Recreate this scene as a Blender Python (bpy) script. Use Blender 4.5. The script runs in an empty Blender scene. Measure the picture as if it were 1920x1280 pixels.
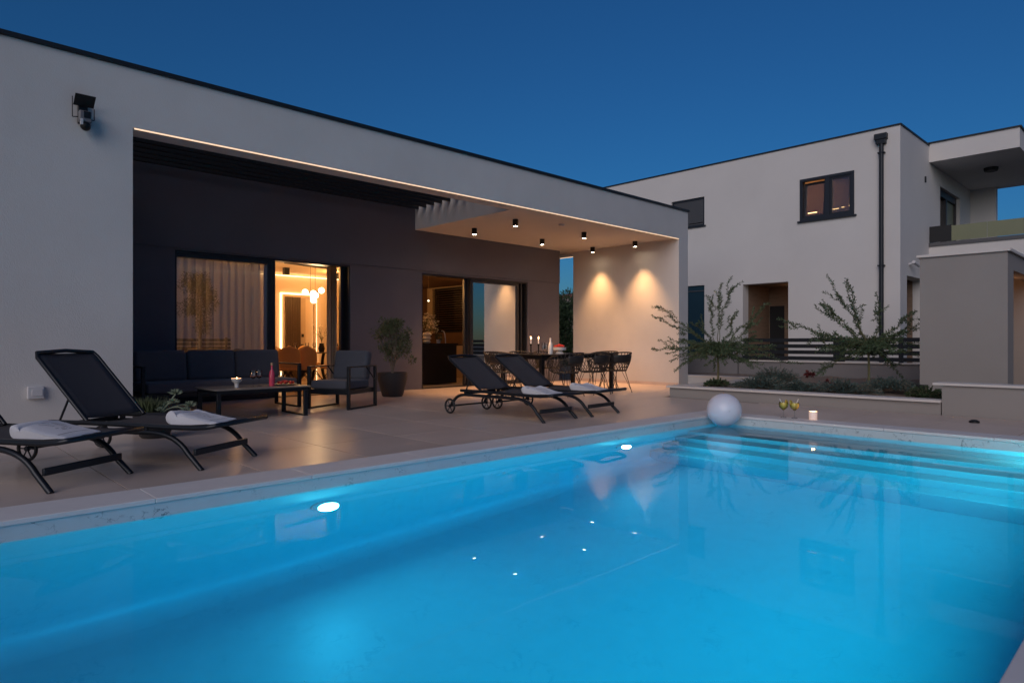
import bpy, bmesh, math, random
from mathutils import Vector, Matrix, noise
random.seed(7)
PI = math.pi
sc = bpy.context.scene
COL = sc.collection

# ------------------------------------------------------------ camera
CAMH = 0.97
YAW = math.radians(46.144)
cd = bpy.data.cameras.new('camera'); cam = bpy.data.objects.new('camera', cd); COL.objects.link(cam)
cam.location = (0, 0, CAMH); cam.rotation_euler = (PI/2, 0, YAW-PI/2)
cd.sensor_width = 36; cd.lens = 36*1227/1920; cd.shift_y = 3/1920
cd.clip_start = 0.05; cd.clip_end = 3000
sc.camera = cam

# ------------------------------------------------------------ sky, afterglow, exposure
w = bpy.data.worlds.new('World'); sc.world = w; w.use_nodes = True
nt = w.node_tree; bg = nt.nodes['Background']
sky = nt.nodes.new('ShaderNodeTexSky'); sky.sky_type = 'NISHITA'; sky.sun_disc = False
SUN_AZ = math.radians(205)          # the sun has set behind the camera, to the left
sky.sun_elevation = math.radians(5.0)
sky.sun_rotation = PI/2 - SUN_AZ
sky.air_density = 1.0; sky.dust_density = 0.3; sky.ozone_density = 5.8; sky.altitude = 0
nt.links.new(sky.outputs[0], bg.inputs['Color'])
SKY = 0.112
bg.inputs['Strength'].default_value = SKY
sl = bpy.data.lights.new('sun', 'SUN'); so = bpy.data.objects.new('sun', sl); COL.objects.link(so)
sl.energy = 1.3; sl.angle = math.radians(50); sl.color = (1.0, 0.86, 0.80)
so.rotation_euler = (math.radians(64), 0, SUN_AZ + PI/2)
sc.view_settings.view_transform = 'Standard'; sc.view_settings.look = 'None'
sc.view_settings.gamma = 1; sc.view_settings.exposure = 0.0
sc.view_settings.use_curve_mapping = False
cy = sc.cycles
cy.use_denoising = True
try: cy.denoiser = 'OPENIMAGEDENOISE'
except Exception: pass
cy.max_bounces = 12; cy.diffuse_bounces = 5; cy.glossy_bounces = 4; cy.transmission_bounces = 8
cy.transparent_max_bounces = 16; cy.volume_bounces = 0
cy.sample_clamp_indirect = 6; cy.blur_glossy = 0.5
cy.caustics_reflective = False; cy.caustics_refractive = True

# ------------------------------------------------------------ material helpers
MATS = {}
def pmat(name, col, rough=0.6, metal=0.0, var=0.0, vscale=3.0, bump=0.0, bscale=60.0, ior=1.5, rvar=0.0, spec=None, objrand=0.0, aniso=None, sheen=0.0):
    m = bpy.data.materials.new(name); m.use_nodes = True
    n = m.node_tree.nodes; L = m.node_tree.links; p = n['Principled BSDF']
    p.inputs['Base Color'].default_value = (*col, 1); p.inputs['Roughness'].default_value = rough
    p.inputs['Metallic'].default_value = metal; p.inputs['IOR'].default_value = ior
    if spec is not None: p.inputs['Specular IOR Level'].default_value = spec
    if sheen: p.inputs['Sheen Weight'].default_value = sheen
    tc = n.new('ShaderNodeTexCoord'); co = tc.outputs['Object']
    if aniso:
        mp = n.new('ShaderNodeMapping'); mp.inputs['Scale'].default_value = aniso; L.new(co, mp.inputs['Vector']); co = mp.outputs[0]
    if var or objrand:
        no = n.new('ShaderNodeTexNoise'); no.inputs['Scale'].default_value = vscale; no.inputs['Detail'].default_value = 6
        no.inputs['Roughness'].default_value = 0.6
        L.new(co, no.inputs['Vector'])
        mr = n.new('ShaderNodeMapRange'); mr.inputs[1].default_value = 0.25; mr.inputs[2].default_value = 0.75
        mr.inputs[3].default_value = 1-var; mr.inputs[4].default_value = 1+var
        L.new(no.outputs['Fac'], mr.inputs[0]); val = mr.outputs[0]
        if objrand:
            oi = n.new('ShaderNodeObjectInfo'); m2 = n.new('ShaderNodeMapRange')
            m2.inputs[3].default_value = 1-objrand; m2.inputs[4].default_value = 1+objrand
            L.new(oi.outputs['Random'], m2.inputs[0]); mu = n.new('ShaderNodeMath'); mu.operation = 'MULTIPLY'
            L.new(val, mu.inputs[0]); L.new(m2.outputs[0], mu.inputs[1]); val = mu.outputs[0]
        vm = n.new('ShaderNodeVectorMath'); vm.operation = 'SCALE'; vm.inputs[0].default_value = col
        L.new(val, vm.inputs['Scale']); L.new(vm.outputs[0], p.inputs['Base Color'])
        if rvar:
            m3 = n.new('ShaderNodeMapRange'); m3.inputs[1].default_value = 0.3; m3.inputs[2].default_value = 0.7
            m3.inputs[3].default_value = rough-rvar; m3.inputs[4].default_value = rough+rvar
            L.new(no.outputs['Fac'], m3.inputs[0]); L.new(m3.outputs[0], p.inputs['Roughness'])
    if bump:
        nb = n.new('ShaderNodeTexNoise'); nb.inputs['Scale'].default_value = bscale; nb.inputs['Detail'].default_value = 3
        L.new(co, nb.inputs['Vector']); bp = n.new('ShaderNodeBump'); bp.inputs['Strength'].default_value = bump
        bp.inputs['Distance'].default_value = 0.01
        L.new(nb.outputs['Fac'], bp.inputs['Height']); L.new(bp.outputs[0], p.inputs['Normal'])
    MATS[name] = m; return m

def emat(name, col, strength):
    m = bpy.data.materials.new(name); m.use_nodes = True; n = m.node_tree.nodes
    p = n['Principled BSDF']; p.inputs['Base Color'].default_value = (0.8, 0.8, 0.8, 1)
    p.inputs['Emission Color'].default_value = (*col, 1); p.inputs['Emission Strength'].default_value = strength
    return m

def glassmat(name, tint=(1, 1, 1), ior=1.5, rough=0.0, boost=1.0):
    m = bpy.data.materials.new(name); m.use_nodes = True; n = m.node_tree.nodes; L = m.node_tree.links
    n.remove(n['Principled BSDF']); out = n['Material Output']
    t = n.new('ShaderNodeBsdfTransparent'); t.inputs[0].default_value = (*tint, 1)
    g = n.new('ShaderNodeBsdfGlossy'); g.inputs['Roughness'].default_value = rough
    f = n.new('ShaderNodeFresnel'); f.inputs['IOR'].default_value = ior
    mx = n.new('ShaderNodeMixShader'); fac = f.outputs[0]
    if boost != 1.0:
        mm = n.new('ShaderNodeMath'); mm.operation = 'MULTIPLY'; mm.use_clamp = True; mm.inputs[1].default_value = boost
        L.new(fac, mm.inputs[0]); fac = mm.outputs[0]
    L.new(fac, mx.inputs[0]); L.new(t.outputs[0], mx.inputs[1]); L.new(g.outputs[0], mx.inputs[2])
    L.new(mx.outputs[0], out.inputs['Surface']); return m

def marble(name, base, vein, scale=2.2, rough=0.35):
    m = bpy.data.materials.new(name); m.use_nodes = True; n = m.node_tree.nodes; L = m.node_tree.links; p = n['Principled BSDF']
    p.inputs['Roughness'].default_value = rough
    tc = n.new('ShaderNodeTexCoord'); no = n.new('ShaderNodeTexNoise'); no.inputs['Scale'].default_value = scale*1.6; no.inputs['Detail'].default_value = 7
    L.new(tc.outputs['Object'], no.inputs['Vector'])
    mx = n.new('ShaderNodeMixRGB'); mx.inputs[0].default_value = 0.35
    L.new(tc.outputs['Object'], mx.inputs[1]); L.new(no.outputs['Color'], mx.inputs[2])
    n2 = n.new('ShaderNodeTexNoise'); n2.inputs['Scale'].default_value = scale*2; n2.inputs['Detail'].default_value = 4
    L.new(mx.outputs[0], n2.inputs['Vector'])
    sb = n.new('ShaderNodeMath'); sb.operation = 'SUBTRACT'; sb.inputs[1].default_value = 0.5; L.new(n2.outputs['Fac'], sb.inputs[0])
    ab = n.new('ShaderNodeMath'); ab.operation = 'ABSOLUTE'; L.new(sb.outputs[0], ab.inputs[0])
    mr = n.new('ShaderNodeMapRange'); mr.inputs[1].default_value = 0.0; mr.inputs[2].default_value = 0.022; mr.inputs[3].default_value = 1; mr.inputs[4].default_value = 0
    L.new(ab.outputs[0], mr.inputs[0])
    n3 = n.new('ShaderNodeTexNoise'); n3.inputs['Scale'].default_value = scale*1.1; n3.inputs['Detail'].default_value = 5; L.new(tc.outputs['Object'], n3.inputs['Vector'])
    m3 = n.new('ShaderNodeMapRange'); m3.inputs[1].default_value = 0.52; m3.inputs[2].default_value = 0.66; L.new(n3.outputs['Fac'], m3.inputs[0])
    mu = n.new('ShaderNodeMath'); mu.operation = 'MULTIPLY'; L.new(mr.outputs[0], mu.inputs[0]); L.new(m3.outputs[0], mu.inputs[1])
    n4 = n.new('ShaderNodeTexNoise'); n4.inputs['Scale'].default_value = scale*3; n4.inputs['Detail'].default_value = 6; L.new(tc.outputs['Object'], n4.inputs['Vector'])
    cr = n.new('ShaderNodeMixRGB'); cr.inputs[1].default_value = (*[c*0.9 for c in base], 1); cr.inputs[2].default_value = (*base, 1)
    L.new(n4.outputs['Fac'], cr.inputs[0])
    c2 = n.new('ShaderNodeMixRGB'); L.new(mu.outputs[0], c2.inputs[0]); L.new(cr.outputs[0], c2.inputs[1]); c2.inputs[2].default_value = (*vein, 1)
    L.new(c2.outputs[0], p.inputs['Base Color']); return m

M = {}
M['white_wall'] = pmat('white render', (0.66, 0.64, 0.62), 0.9, var=0.04, vscale=0.7, bump=0.25, bscale=180)
M['near_wall'] = pmat('grey white render', (0.60, 0.59, 0.575), 0.9, var=0.07, vscale=0.9, bump=0.22, bscale=110, aniso=(1, 1, 0.7))
M['dark_wall'] = pmat('anthracite render', (0.135, 0.133, 0.165), 0.85, var=0.08, vscale=0.8, bump=0.25, bscale=180)
M['soffit'] = pmat('soffit paint', (0.62, 0.59, 0.56), 0.9, var=0.02)
M['trim'] = pmat('anthracite sheet metal', (0.018, 0.022, 0.028), 0.45, metal=0.3, var=0.1)
M['slat'] = pmat('dark pergola paint', (0.006, 0.007, 0.009), 0.6, var=0.1)
M['frame'] = pmat('anthracite window frame', (0.035, 0.036, 0.042), 0.35, metal=0.4)
M['tile'] = pmat('beige floor tile', (0.60, 0.49, 0.425), 0.31, var=0.11, vscale=1.3, rvar=0.04, objrand=0.07, aniso=(0.6, 2.2, 1))
M['grout'] = pmat('grout', (0.13, 0.11, 0.10), 0.9)
M['coping'] = pmat('pale stone coping', (0.72, 0.69, 0.67), 0.6, var=0.05, vscale=4, bump=0.05, bscale=80, objrand=0.02)
M['cap'] = pmat('white stone cap', (0.66, 0.62, 0.58), 0.6, var=0.04)
M['liner'] = marble('pool liner marble', (0.48, 0.64, 0.68), (0.36, 0.53, 0.58), 2.6, 0.4)
M['band'] = marble('waterline tile marble', (0.60, 0.68, 0.70), (0.07, 0.13, 0.16), 4.5, 0.3)
M['metal'] = pmat('dark powder coated metal', (0.022, 0.026, 0.032), 0.32, metal=0.5)
M['sling'] = pmat('black sling mesh fabric', (0.050, 0.047, 0.052), 0.75, bump=0.3, bscale=500)
M['rubber'] = pmat('black rubber', (0.012, 0.012, 0.013), 0.6)
M['cushion'] = pmat('dark grey cushion fabric', (0.115, 0.108, 0.115), 0.9, var=0.08, vscale=6, bump=0.3, bscale=260, sheen=0.15)
M['cushion2'] = pmat('dark blue grey cushion fabric', (0.060, 0.066, 0.085), 0.9, var=0.08, vscale=6, bump=0.3, bscale=260, sheen=0.1)
M['towel'] = pmat('white towelling', (0.72, 0.73, 0.78), 0.95, var=0.03, bump=0.8, bscale=220, sheen=0.3)
M['ink'] = pmat('dark navy print', (0.02, 0.025, 0.05), 0.8)
M['tabletop'] = pmat('grey ceramic table top', (0.20, 0.185, 0.165), 0.35, var=0.08)
M['pot'] = pmat('charcoal plastic pot', (0.035, 0.033, 0.035), 0.6, var=0.1)
M['soil'] = pmat('soil', (0.09, 0.065, 0.045), 0.95, var=0.3, vscale=12, bump=0.8, bscale=40)
M['gravelsoil'] = pmat('sandy soil', (0.22, 0.17, 0.13), 0.95, var=0.25, vscale=14, bump=0.8, bscale=50)
M['leaf'] = pmat('olive leaf', (0.075, 0.10, 0.042), 0.55, objrand=0.0, var=0.35, vscale=9)
M['leaf2'] = pmat('feathery shrub leaf', (0.065, 0.105, 0.050), 0.6, var=0.35, vscale=7)
M['juniper'] = pmat('blue juniper needle', (0.055, 0.095, 0.085), 0.7, var=0.4, vscale=9)
M['bushgreen'] = pmat('dark bush leaf', (0.035, 0.065, 0.022), 0.7, var=0.4, vscale=7)
M['redleaf'] = pmat('dark red leaf', (0.13, 0.018, 0.018), 0.6, var=0.3, vscale=12)
M['succ'] = pmat('pale succulent', (0.20, 0.25, 0.17), 0.6, var=0.2, vscale=20)
M['bark'] = pmat('pale bark', (0.22, 0.17, 0.125), 0.85, var=0.2, vscale=20, bump=0.5)
M['stem'] = pmat('yellow green stem', (0.13, 0.125, 0.06), 0.7, var=0.2, vscale=20)
M['black'] = pmat('matt black metal', (0.012, 0.012, 0.013), 0.4, metal=0.3)
M['wicker'] = pmat('black woven cord', (0.018, 0.016, 0.016), 0.55)
M['plaster_int'] = pmat('interior cream paint', (0.62, 0.50, 0.37), 0.9, var=0.03)
M['floor_int'] = pmat('interior floor', (0.42, 0.33, 0.25), 0.3, var=0.08, vscale=2)
M['tan'] = pmat('tan upholstery', (0.50, 0.28, 0.11), 0.75, var=0.05, bump=0.1, bscale=100)
M['brown'] = pmat('dark brown wood', (0.06, 0.035, 0.022), 0.5, var=0.2, aniso=(6, 6, 0.6))
M['kitchen_wall'] = pmat('brown kitchen wall', (0.16, 0.085, 0.045), 0.6, var=0.1)
M['island'] = pmat('black kitchen front', (0.014, 0.012, 0.012), 0.35)
M['porcelain'] = pmat('white porcelain', (0.75, 0.73, 0.70), 0.25)
M['red'] = pmat('strawberry red', (0.55, 0.035, 0.02), 0.35, var=0.3, vscale=30)
M['ball'] = pmat('translucent white vinyl', (0.72, 0.72, 0.80), 0.22, var=0.02, vscale=2)
M['plastic_white'] = pmat('white plastic', (0.6, 0.6, 0.62), 0.4)
M['gravel'] = pmat('ground', (0.12, 0.105, 0.085), 0.95, var=0.25, vscale=2, bump=0.5, bscale=20)
M['lawn'] = pmat('dry ground', (0.10, 0.095, 0.06), 0.95, var=0.3, vscale=1.5, bump=0.5, bscale=20)
M['stone_clad'] = pmat('beige stone cladding', (0.24, 0.165, 0.115), 0.8, var=0.15, vscale=3, bump=0.3, bscale=30, aniso=(1, 1, 6))
M['shed'] = pmat('grey render', (0.30, 0.28, 0.265), 0.9, var=0.05, vscale=1.0, bump=0.2, bscale=120)
M['retwall'] = pmat('grey retaining wall', (0.22, 0.21, 0.215), 0.9, var=0.06, vscale=1)
M['shutter'] = pmat('grey aluminium shutter', (0.10, 0.10, 0.105), 0.5, metal=0.3)
M['frost'] = pmat('frosted green glass', (0.21, 0.22, 0.13), 0.35, var=0.03)
M['rooftile'] = pmat('terracotta', (0.24, 0.10, 0.06), 0.8, var=0.2)
M['farwall'] = pmat('distant house wall', (0.42, 0.34, 0.32), 0.9, var=0.05)
M['lime'] = pmat('lemon slice', (0.60, 0.42, 0.05), 0.4)
M['cork'] = pmat('cork', (0.45, 0.30, 0.18), 0.8)
M['petal'] = pmat('cream petals', (0.75, 0.66, 0.45), 0.7)
M['curtainb'] = pmat('beige curtain', (0.46, 0.36, 0.26), 0.9, var=0.05)
M['glass'] = glassmat('window glass', (0.74, 0.78, 0.78), 1.5, boost=9.0)
M['glassB'] = glassmat('sun reflecting window glass', (0.70, 0.76, 0.78), 1.5, boost=15.0)
M['glassdark'] = glassmat('tinted window glass', (0.55, 0.55, 0.52), 1.6, boost=2.5)
M['clear'] = glassmat('clear drinking glass', (0.98, 0.985, 0.99), 1.4, boost=1.3)
M['rose'] = pmat('rose wine', (0.62, 0.06, 0.12), 0.12)
M['palerose'] = pmat('pale rose wine', (0.72, 0.30, 0.27), 0.2)
M['drink'] = pmat('yellow cocktail', (0.85, 0.66, 0.12), 0.25)
M['led'] = emat('warm led strip', (1.0, 0.64, 0.36), 1.05)
M['ledin'] = emat('interior led strip', (1.0, 0.66, 0.34), 5.0)
M['lens'] = emat('downlight lens', (1.0, 0.80, 0.55), 40.0)
M['globe'] = emat('opal lamp globe', (1.0, 0.80, 0.55), 4.0)
M['flame'] = emat('candle flame', (1.0, 0.55, 0.22), 14.0)
M['wax'] = emat('glowing candle wax', (1.0, 0.50, 0.25), 0.28)
M['poollamp'] = emat('pool lamp lens', (0.28, 0.72, 1.0), 55.0)
M['winglow'] = emat('warm room wall seen through window', (0.55, 0.28, 0.12), 0.22)
M['lampline'] = emat('linear ceiling lamp', (1.0, 0.62, 0.28), 5.0)

def sheer(name, col, alpha):
    m = bpy.data.materials.new(name); m.use_nodes = True; n = m.node_tree.nodes; L = m.node_tree.links
    n.remove(n['Principled BSDF']); out = n['Material Output']
    t = n.new('ShaderNodeBsdfTransparent'); tr = n.new('ShaderNodeBsdfTranslucent'); d = n.new('ShaderNodeBsdfDiffuse')
    tr.inputs[0].default_value = (*col, 1); d.inputs[0].default_value = (*col, 1)
    a = n.new('ShaderNodeMixShader'); a.inputs[0].default_value = 0.42; L.new(d.outputs[0], a.inputs[1]); L.new(tr.outputs[0], a.inputs[2])
    b = n.new('ShaderNodeMixShader'); b.inputs[0].default_value = alpha; L.new(t.outputs[0], b.inputs[1]); L.new(a.outputs[0], b.inputs[2])
    L.new(b.outputs[0], out.inputs['Surface']); return m
M['sheer'] = sheer('sheer curtain', (0.74, 0.72, 0.76), 0.90)
M['sheer2'] = sheer('light sheer curtain', (0.70, 0.62, 0.52), 0.55)

# water: clear, smooth dielectric with a little absorption
def water_mat():
    m = bpy.data.materials.new('pool water'); m.use_nodes = True; n = m.node_tree.nodes; L = m.node_tree.links
    n.remove(n['Principled BSDF']); out = n['Material Output']
    g = n.new('ShaderNodeBsdfRefraction'); g.inputs['IOR'].default_value = 1.333; g.inputs['Roughness'].default_value = 0.0
    gl = n.new('ShaderNodeBsdfGlossy'); gl.inputs['Roughness'].default_value = 0.0
    f = n.new('ShaderNodeFresnel'); f.inputs['IOR'].default_value = 1.333
    pw = n.new('ShaderNodeMath'); pw.operation = 'POWER'; pw.inputs[1].default_value = 2.2; L.new(f.outputs[0], pw.inputs[0])
    ps = n.new('ShaderNodeMath'); ps.operation = 'MULTIPLY'; ps.use_clamp = True; ps.inputs[1].default_value = 2.0; L.new(pw.outputs[0], ps.inputs[0])
    tc = n.new('ShaderNodeTexCoord'); no = n.new('ShaderNodeTexNoise'); no.inputs['Scale'].default_value = 1.7; no.inputs['Detail'].default_value = 2
    L.new(tc.outputs['Object'], no.inputs['Vector']); b = n.new('ShaderNodeBump'); b.inputs['Strength'].default_value = 0.02; b.inputs['Distance'].default_value = 0.05
    L.new(no.outputs['Fac'], b.inputs['Height'])
    for q in (g, gl, f): L.new(b.outputs[0], q.inputs['Normal'])
    mx = n.new('ShaderNodeMixShader'); L.new(ps.outputs[0], mx.inputs[0]); L.new(g.outputs[0], mx.inputs[1]); L.new(gl.outputs[0], mx.inputs[2])
    L.new(mx.outputs[0], out.inputs['Surface'])
    v = n.new('ShaderNodeVolumeAbsorption'); v.inputs['Color'].default_value = (0.0, 0.72, 0.93, 1); v.inputs['Density'].default_value = 0.42
    L.new(v.outputs[0], out.inputs['Volume'])
    return m
M['water'] = water_mat()

# ------------------------------------------------------------ geometry helpers
class MB:
    def __init__(s): s.v = []; s.f = []; s.smooth = False
    def box(s, x0, x1, y0, y1, z0, z1):
        b = len(s.v)
        s.v += [(x, y, z) for z in (z0, z1) for y in (y0, y1) for x in (x0, x1)]
        s.f += [tuple(b+i for i in q) for q in ((0, 2, 3, 1), (4, 5, 7, 6), (0, 1, 5, 4), (2, 6, 7, 3), (0, 4, 6, 2), (1, 3, 7, 5))]
        return s
    def mbox(s, mat, sx, sy, sz):
        b = len(s.v)
        s.v += [tuple(mat @ Vector((x*sx/2, y*sy/2, z*sz/2))) for z in (-1, 1) for y in (-1, 1) for x in (-1, 1)]
        s.f += [tuple(b+i for i in q) for q in ((0, 2, 3, 1), (4, 5, 7, 6), (0, 1, 5, 4), (2, 6, 7, 3), (0, 4, 6, 2), (1, 3, 7, 5))]
        return s
    def poly(s, pts):
        b = len(s.v); s.v += [tuple(p) for p in pts]; s.f.append(tuple(range(b, b+len(pts)))); return s
    def tube(s, pts, r, n=8, cap=True, closed=False, flat=1.0):
        pts = [Vector(p) for p in pts]; b = len(s.v); k = len(pts)
        rs = r if isinstance(r, (list, tuple)) else [r]*k
        up = Vector((0, 0, 1)); prev = None
        for i, p in enumerate(pts):
            if closed: t = (pts[(i+1) % k]-pts[i-1])
            else: t = (pts[min(i+1, k-1)]-pts[max(i-1, 0)])
            t.normalize()
            if prev is None:
                a = up.cross(t)
                if a.length < 0.05: a = Vector((1, 0, 0)).cross(t)
            else:
                a = prev - t*prev.dot(t)
            a.normalize(); prev = a; c = t.cross(a)
            for j in range(n):
                an = 2*PI*j/n
                s.v.append(tuple(p + a*math.cos(an)*rs[i] + c*math.sin(an)*rs[i]*flat))
        m = k if closed else k-1
        for i in range(m):
            for j in range(n):
                i2 = (i+1) % k; s.f.append((b+i*n+j, b+i*n+(j+1) % n, b+i2*n+(j+1) % n, b+i2*n+j))
        if cap and not closed:
            s.f.append(tuple(b+j for j in reversed(range(n)))); s.f.append(tuple(b+(k-1)*n+j for j in range(n)))
        return s
    def lathe(s, prof, n=20, c=(0, 0, 0), close=False):
        b = len(s.v); k = len(prof)
        for r, z in prof:
            for j in range(n):
                a = 2*PI*j/n; s.v.append((c[0]+r*math.cos(a), c[1]+r*math.sin(a), c[2]+z))
        for i in range(k-1):
            for j in range(n): s.f.append((b+i*n+j, b+i*n+(j+1) % n, b+(i+1)*n+(j+1) % n, b+(i+1)*n+j))
        if prof[0][0] > 1e-4: s.f.append(tuple(b+j for j in reversed(range(n))))
        if prof[-1][0] > 1e-4 and not close: s.f.append(tuple(b+(k-1)*n+j for j in range(n)))
        return s
    def sphere(s, c, r, n=16, m=10, sz=1.0):
        return s.lathe([(r*math.sin(PI*i/m)+1e-5, -r*math.cos(PI*i/m)*sz) for i in range(m+1)], n, c)
    def grid(s, fn, nu, nv):
        b = len(s.v)
        for i in range(nu+1):
            for j in range(nv+1): s.v.append(tuple(fn(i/nu, j/nv)))
        for i in range(nu):
            for j in range(nv): s.f.append((b+i*(nv+1)+j, b+(i+1)*(nv+1)+j, b+(i+1)*(nv+1)+j+1, b+i*(nv+1)+j+1))
        return s
    def leaf(s, p, d, ln, wd, up=None):
        p = Vector(p); d = Vector(d).normalized()
        a = d.cross(up or Vector((random.gauss(0, 1), random.gauss(0, 1), random.gauss(0, 1))))
        if a.length < 1e-3: a = d.orthogonal()
        a.normalize(); b = len(s.v)
        s.v += [tuple(p), tuple(p+d*ln*0.45+a*wd/2), tuple(p+d*ln), tuple(p+d*ln*0.45-a*wd/2)]
        s.f.append((b, b+1, b+2, b+3)); return s
    def mesh(s, name, mat, smooth=False):
        me = bpy.data.meshes.new(name); me.from_pydata(s.v, [], s.f); me.validate(); me.update()
        if mat: me.materials.append(mat)
        if smooth or s.smooth:
            for p in me.polygons: p.use_smooth = True
        return me
    def build(s, name, mat, parent=None, smooth=False, bevel=0.0, seg=2, solid=0.0, weld=False):
        me = s.mesh(name, mat, smooth); o = bpy.data.objects.new(name, me); COL.objects.link(o)
        if parent: o.parent = parent
        if smooth:
            try:
                me.set_sharp_from_angle(angle=math.radians(45))
            except Exception: pass
        if solid:
            q = o.modifiers.new('solid', 'SOLIDIFY'); q.thickness = solid; q.offset = 0
        if bevel:
            q = o.modifiers.new('bevel', 'BEVEL'); q.width = bevel; q.segments = seg; q.limit_method = 'ANGLE'; q.angle_limit = math.radians(40)
            for p in me.polygons: p.use_smooth = True
            try: me.set_sharp_from_angle(angle=math.radians(35))
            except Exception: pass
            q.harden_normals = False
        return o

def tag(o, label=None, cat=None, group=None, kind=None):
    if label: o['label'] = label
    if cat: o['category'] = cat
    if group: o['group'] = group
    if kind: o['kind'] = kind
    return o
def thing(name, label, cat, loc=(0, 0, 0), rz=0.0, group=None):
    o = bpy.data.objects.new(name, None); COL.objects.link(o); o.empty_display_size = 0.2
    o.location = loc; o.rotation_euler = (0, 0, rz); return tag(o, label, cat, group)
def dup(root, loc, rz, label, group=None):
    r = root.copy(); COL.objects.link(r); r.location = loc; r.rotation_euler = (0, 0, rz); r['label'] = label
    if group: r['group'] = group
    def rec(a, b):
        for ch in list(a.children):
            c = ch.copy(); COL.objects.link(c); c.parent = b; rec(ch, c)
    rec(root, r); return r
def share(name, me, loc, parent, rot=(0, 0, 0)):
    o = bpy.data.objects.new(name, me); COL.objects.link(o); o.location = loc; o.rotation_euler = rot; o.parent = parent; return o
def bez(p0, p1, p2, n=8):
    p0, p1, p2 = map(Vector, (p0, p1, p2))
    return [p0*(1-t)**2 + p1*2*t*(1-t) + p2*t*t for t in [i/n for i in range(n+1)]]
def wall(axis, a, b, u0, u1, z0, z1, holes):
    """wall slab between a and b on the axis, spanning u and z, with rectangular holes (u0,u1,z0,z1)"""
    us = sorted({u0, u1, *[h[0] for h in holes], *[h[1] for h in holes]}); zs = sorted({z0, z1, *[h[2] for h in holes], *[h[3] for h in holes]})
    us = [u for u in us if u0 <= u <= u1]; zs = [z for z in zs if z0 <= z <= z1]; m = MB()
    for i in range(len(us)-1):
        z = 0; run = None
        for j in range(len(zs)-1):
            cu, cz = (us[i]+us[i+1])/2, (zs[j]+zs[j+1])/2
            inside = any(h[0] < cu < h[1] and h[2] < cz < h[3] for h in holes)
            if not inside:
                run = [zs[j], zs[j+1]] if run is None else [run[0], zs[j+1]]
            if inside or j == len(zs)-2:
                if run:
                    if axis == 'y': m.box(us[i], us[i+1], a, b, run[0], run[1])
                    else: m.box(a, b, us[i], us[i+1], run[0], run[1])
                    run = None
    return m
def light(name, kind, loc, energy, col, rot=(0, 0, 0), size=0.1, parent=None, spot=None, blend=1.0, sy=None):
    l = bpy.data.lights.new(name, kind); o = bpy.data.objects.new(name, l); COL.objects.link(o)
    l.energy = energy; l.color = col; o.location = loc; o.rotation_euler = rot
    if kind == 'AREA':
        l.size = size
        l.shape = 'DISK'
        if sy: l.shape = 'RECTANGLE'; l.size_y = sy
    else: l.shadow_soft_size = size
    if spot: l.spot_size = spot; l.spot_blend = blend
    if parent: o.parent = parent
    return o
S = dict(kind='structure')

# ============================================================ GROUND AND TERRACE
XL = -4.23                                     # left end of what is modelled
POOL = (-2.6, 8.2, 0.375, 4.5)                 # inner edges of the basin
tag(MB().box(-900, 900, 16.9, 900, -0.3, -0.02).box(-900, -4.5, -900, 16.9, -0.3, -0.02).box(10.6, 900, -900, 16.9, -0.3, -0.02)
    .box(-4.5, 10.6, -900, -4.2, -0.3, -0.02).build('ground', M['gravel']), **S)
tb = tag(MB().box(-4.5, 13.35, 4.87, 11.3, -0.2, -0.006).box(8.54, 10.6, -4.2, 4.87, -0.2, -0.006).box(-4.5, 8.54, -4.2, 0.0, -0.2, -0.006)
    .box(-4.5, -2.97, 0, 4.87, -0.2, -0.006).build('terrace', M['grout']), **S)
T = 0.9; G = 0.0035
tilecache = {}
def tile(x0, x1, y0, y1):
    k = (round(x1-x0, 3), round(y1-y0, 3))
    if k not in tilecache:
        w_, d_ = k; e = 0.002
        m = MB(); b = 0
        lo = [(G, G), (w_-G, G), (w_-G, d_-G), (G, d_-G)]; hi = [(G+e, G+e), (w_-G-e, G+e), (w_-G-e, d_-G-e), (G+e, d_-G-e)]
        m.v = [(x, y, -0.008) for x, y in lo]+[(x, y, -e/2) for x, y in lo]+[(x, y, 0) for x, y in hi]
        m.f = [(8, 9, 10, 11)]+[(i, (i+1) % 4, (i+1) % 4+4, i+4) for i in range(4)]+[(i+4, (i+1) % 4+4, (i+1) % 4+8, i+8) for i in range(4)]
        tilecache[k] = m.mesh('floor_tile', M['tile'])
    share('floor_tile', tilecache[k], (x0, y0, 0), tb)
xs = [XL + 0.9*i for i in range(20)]; xs = [x for x in xs if x < 12.9]+[12.96]
ys = [4.87+0.9*i for i in range(8)]+[11.3]
for i in range(len(xs)-1):
    for j in range(len(ys)-1):
        if ys[j+1] < 7.0 and xs[i] > 10.0: continue
        if ys[j] < 6.6 and xs[i] > 10.1: continue
        tile(xs[i], xs[i+1], ys[j], ys[j+1])
for j in range(9):
    for (a, b) in ((8.54, 9.44), (9.44, 10.27)):
        y1 = 4.87-0.9*j; y0 = y1-0.9; tile(a, b, y0, y1)
for (a, b, c, d) in ((10.17, 11.07, 6.62, 6.67), ): pass

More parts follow.
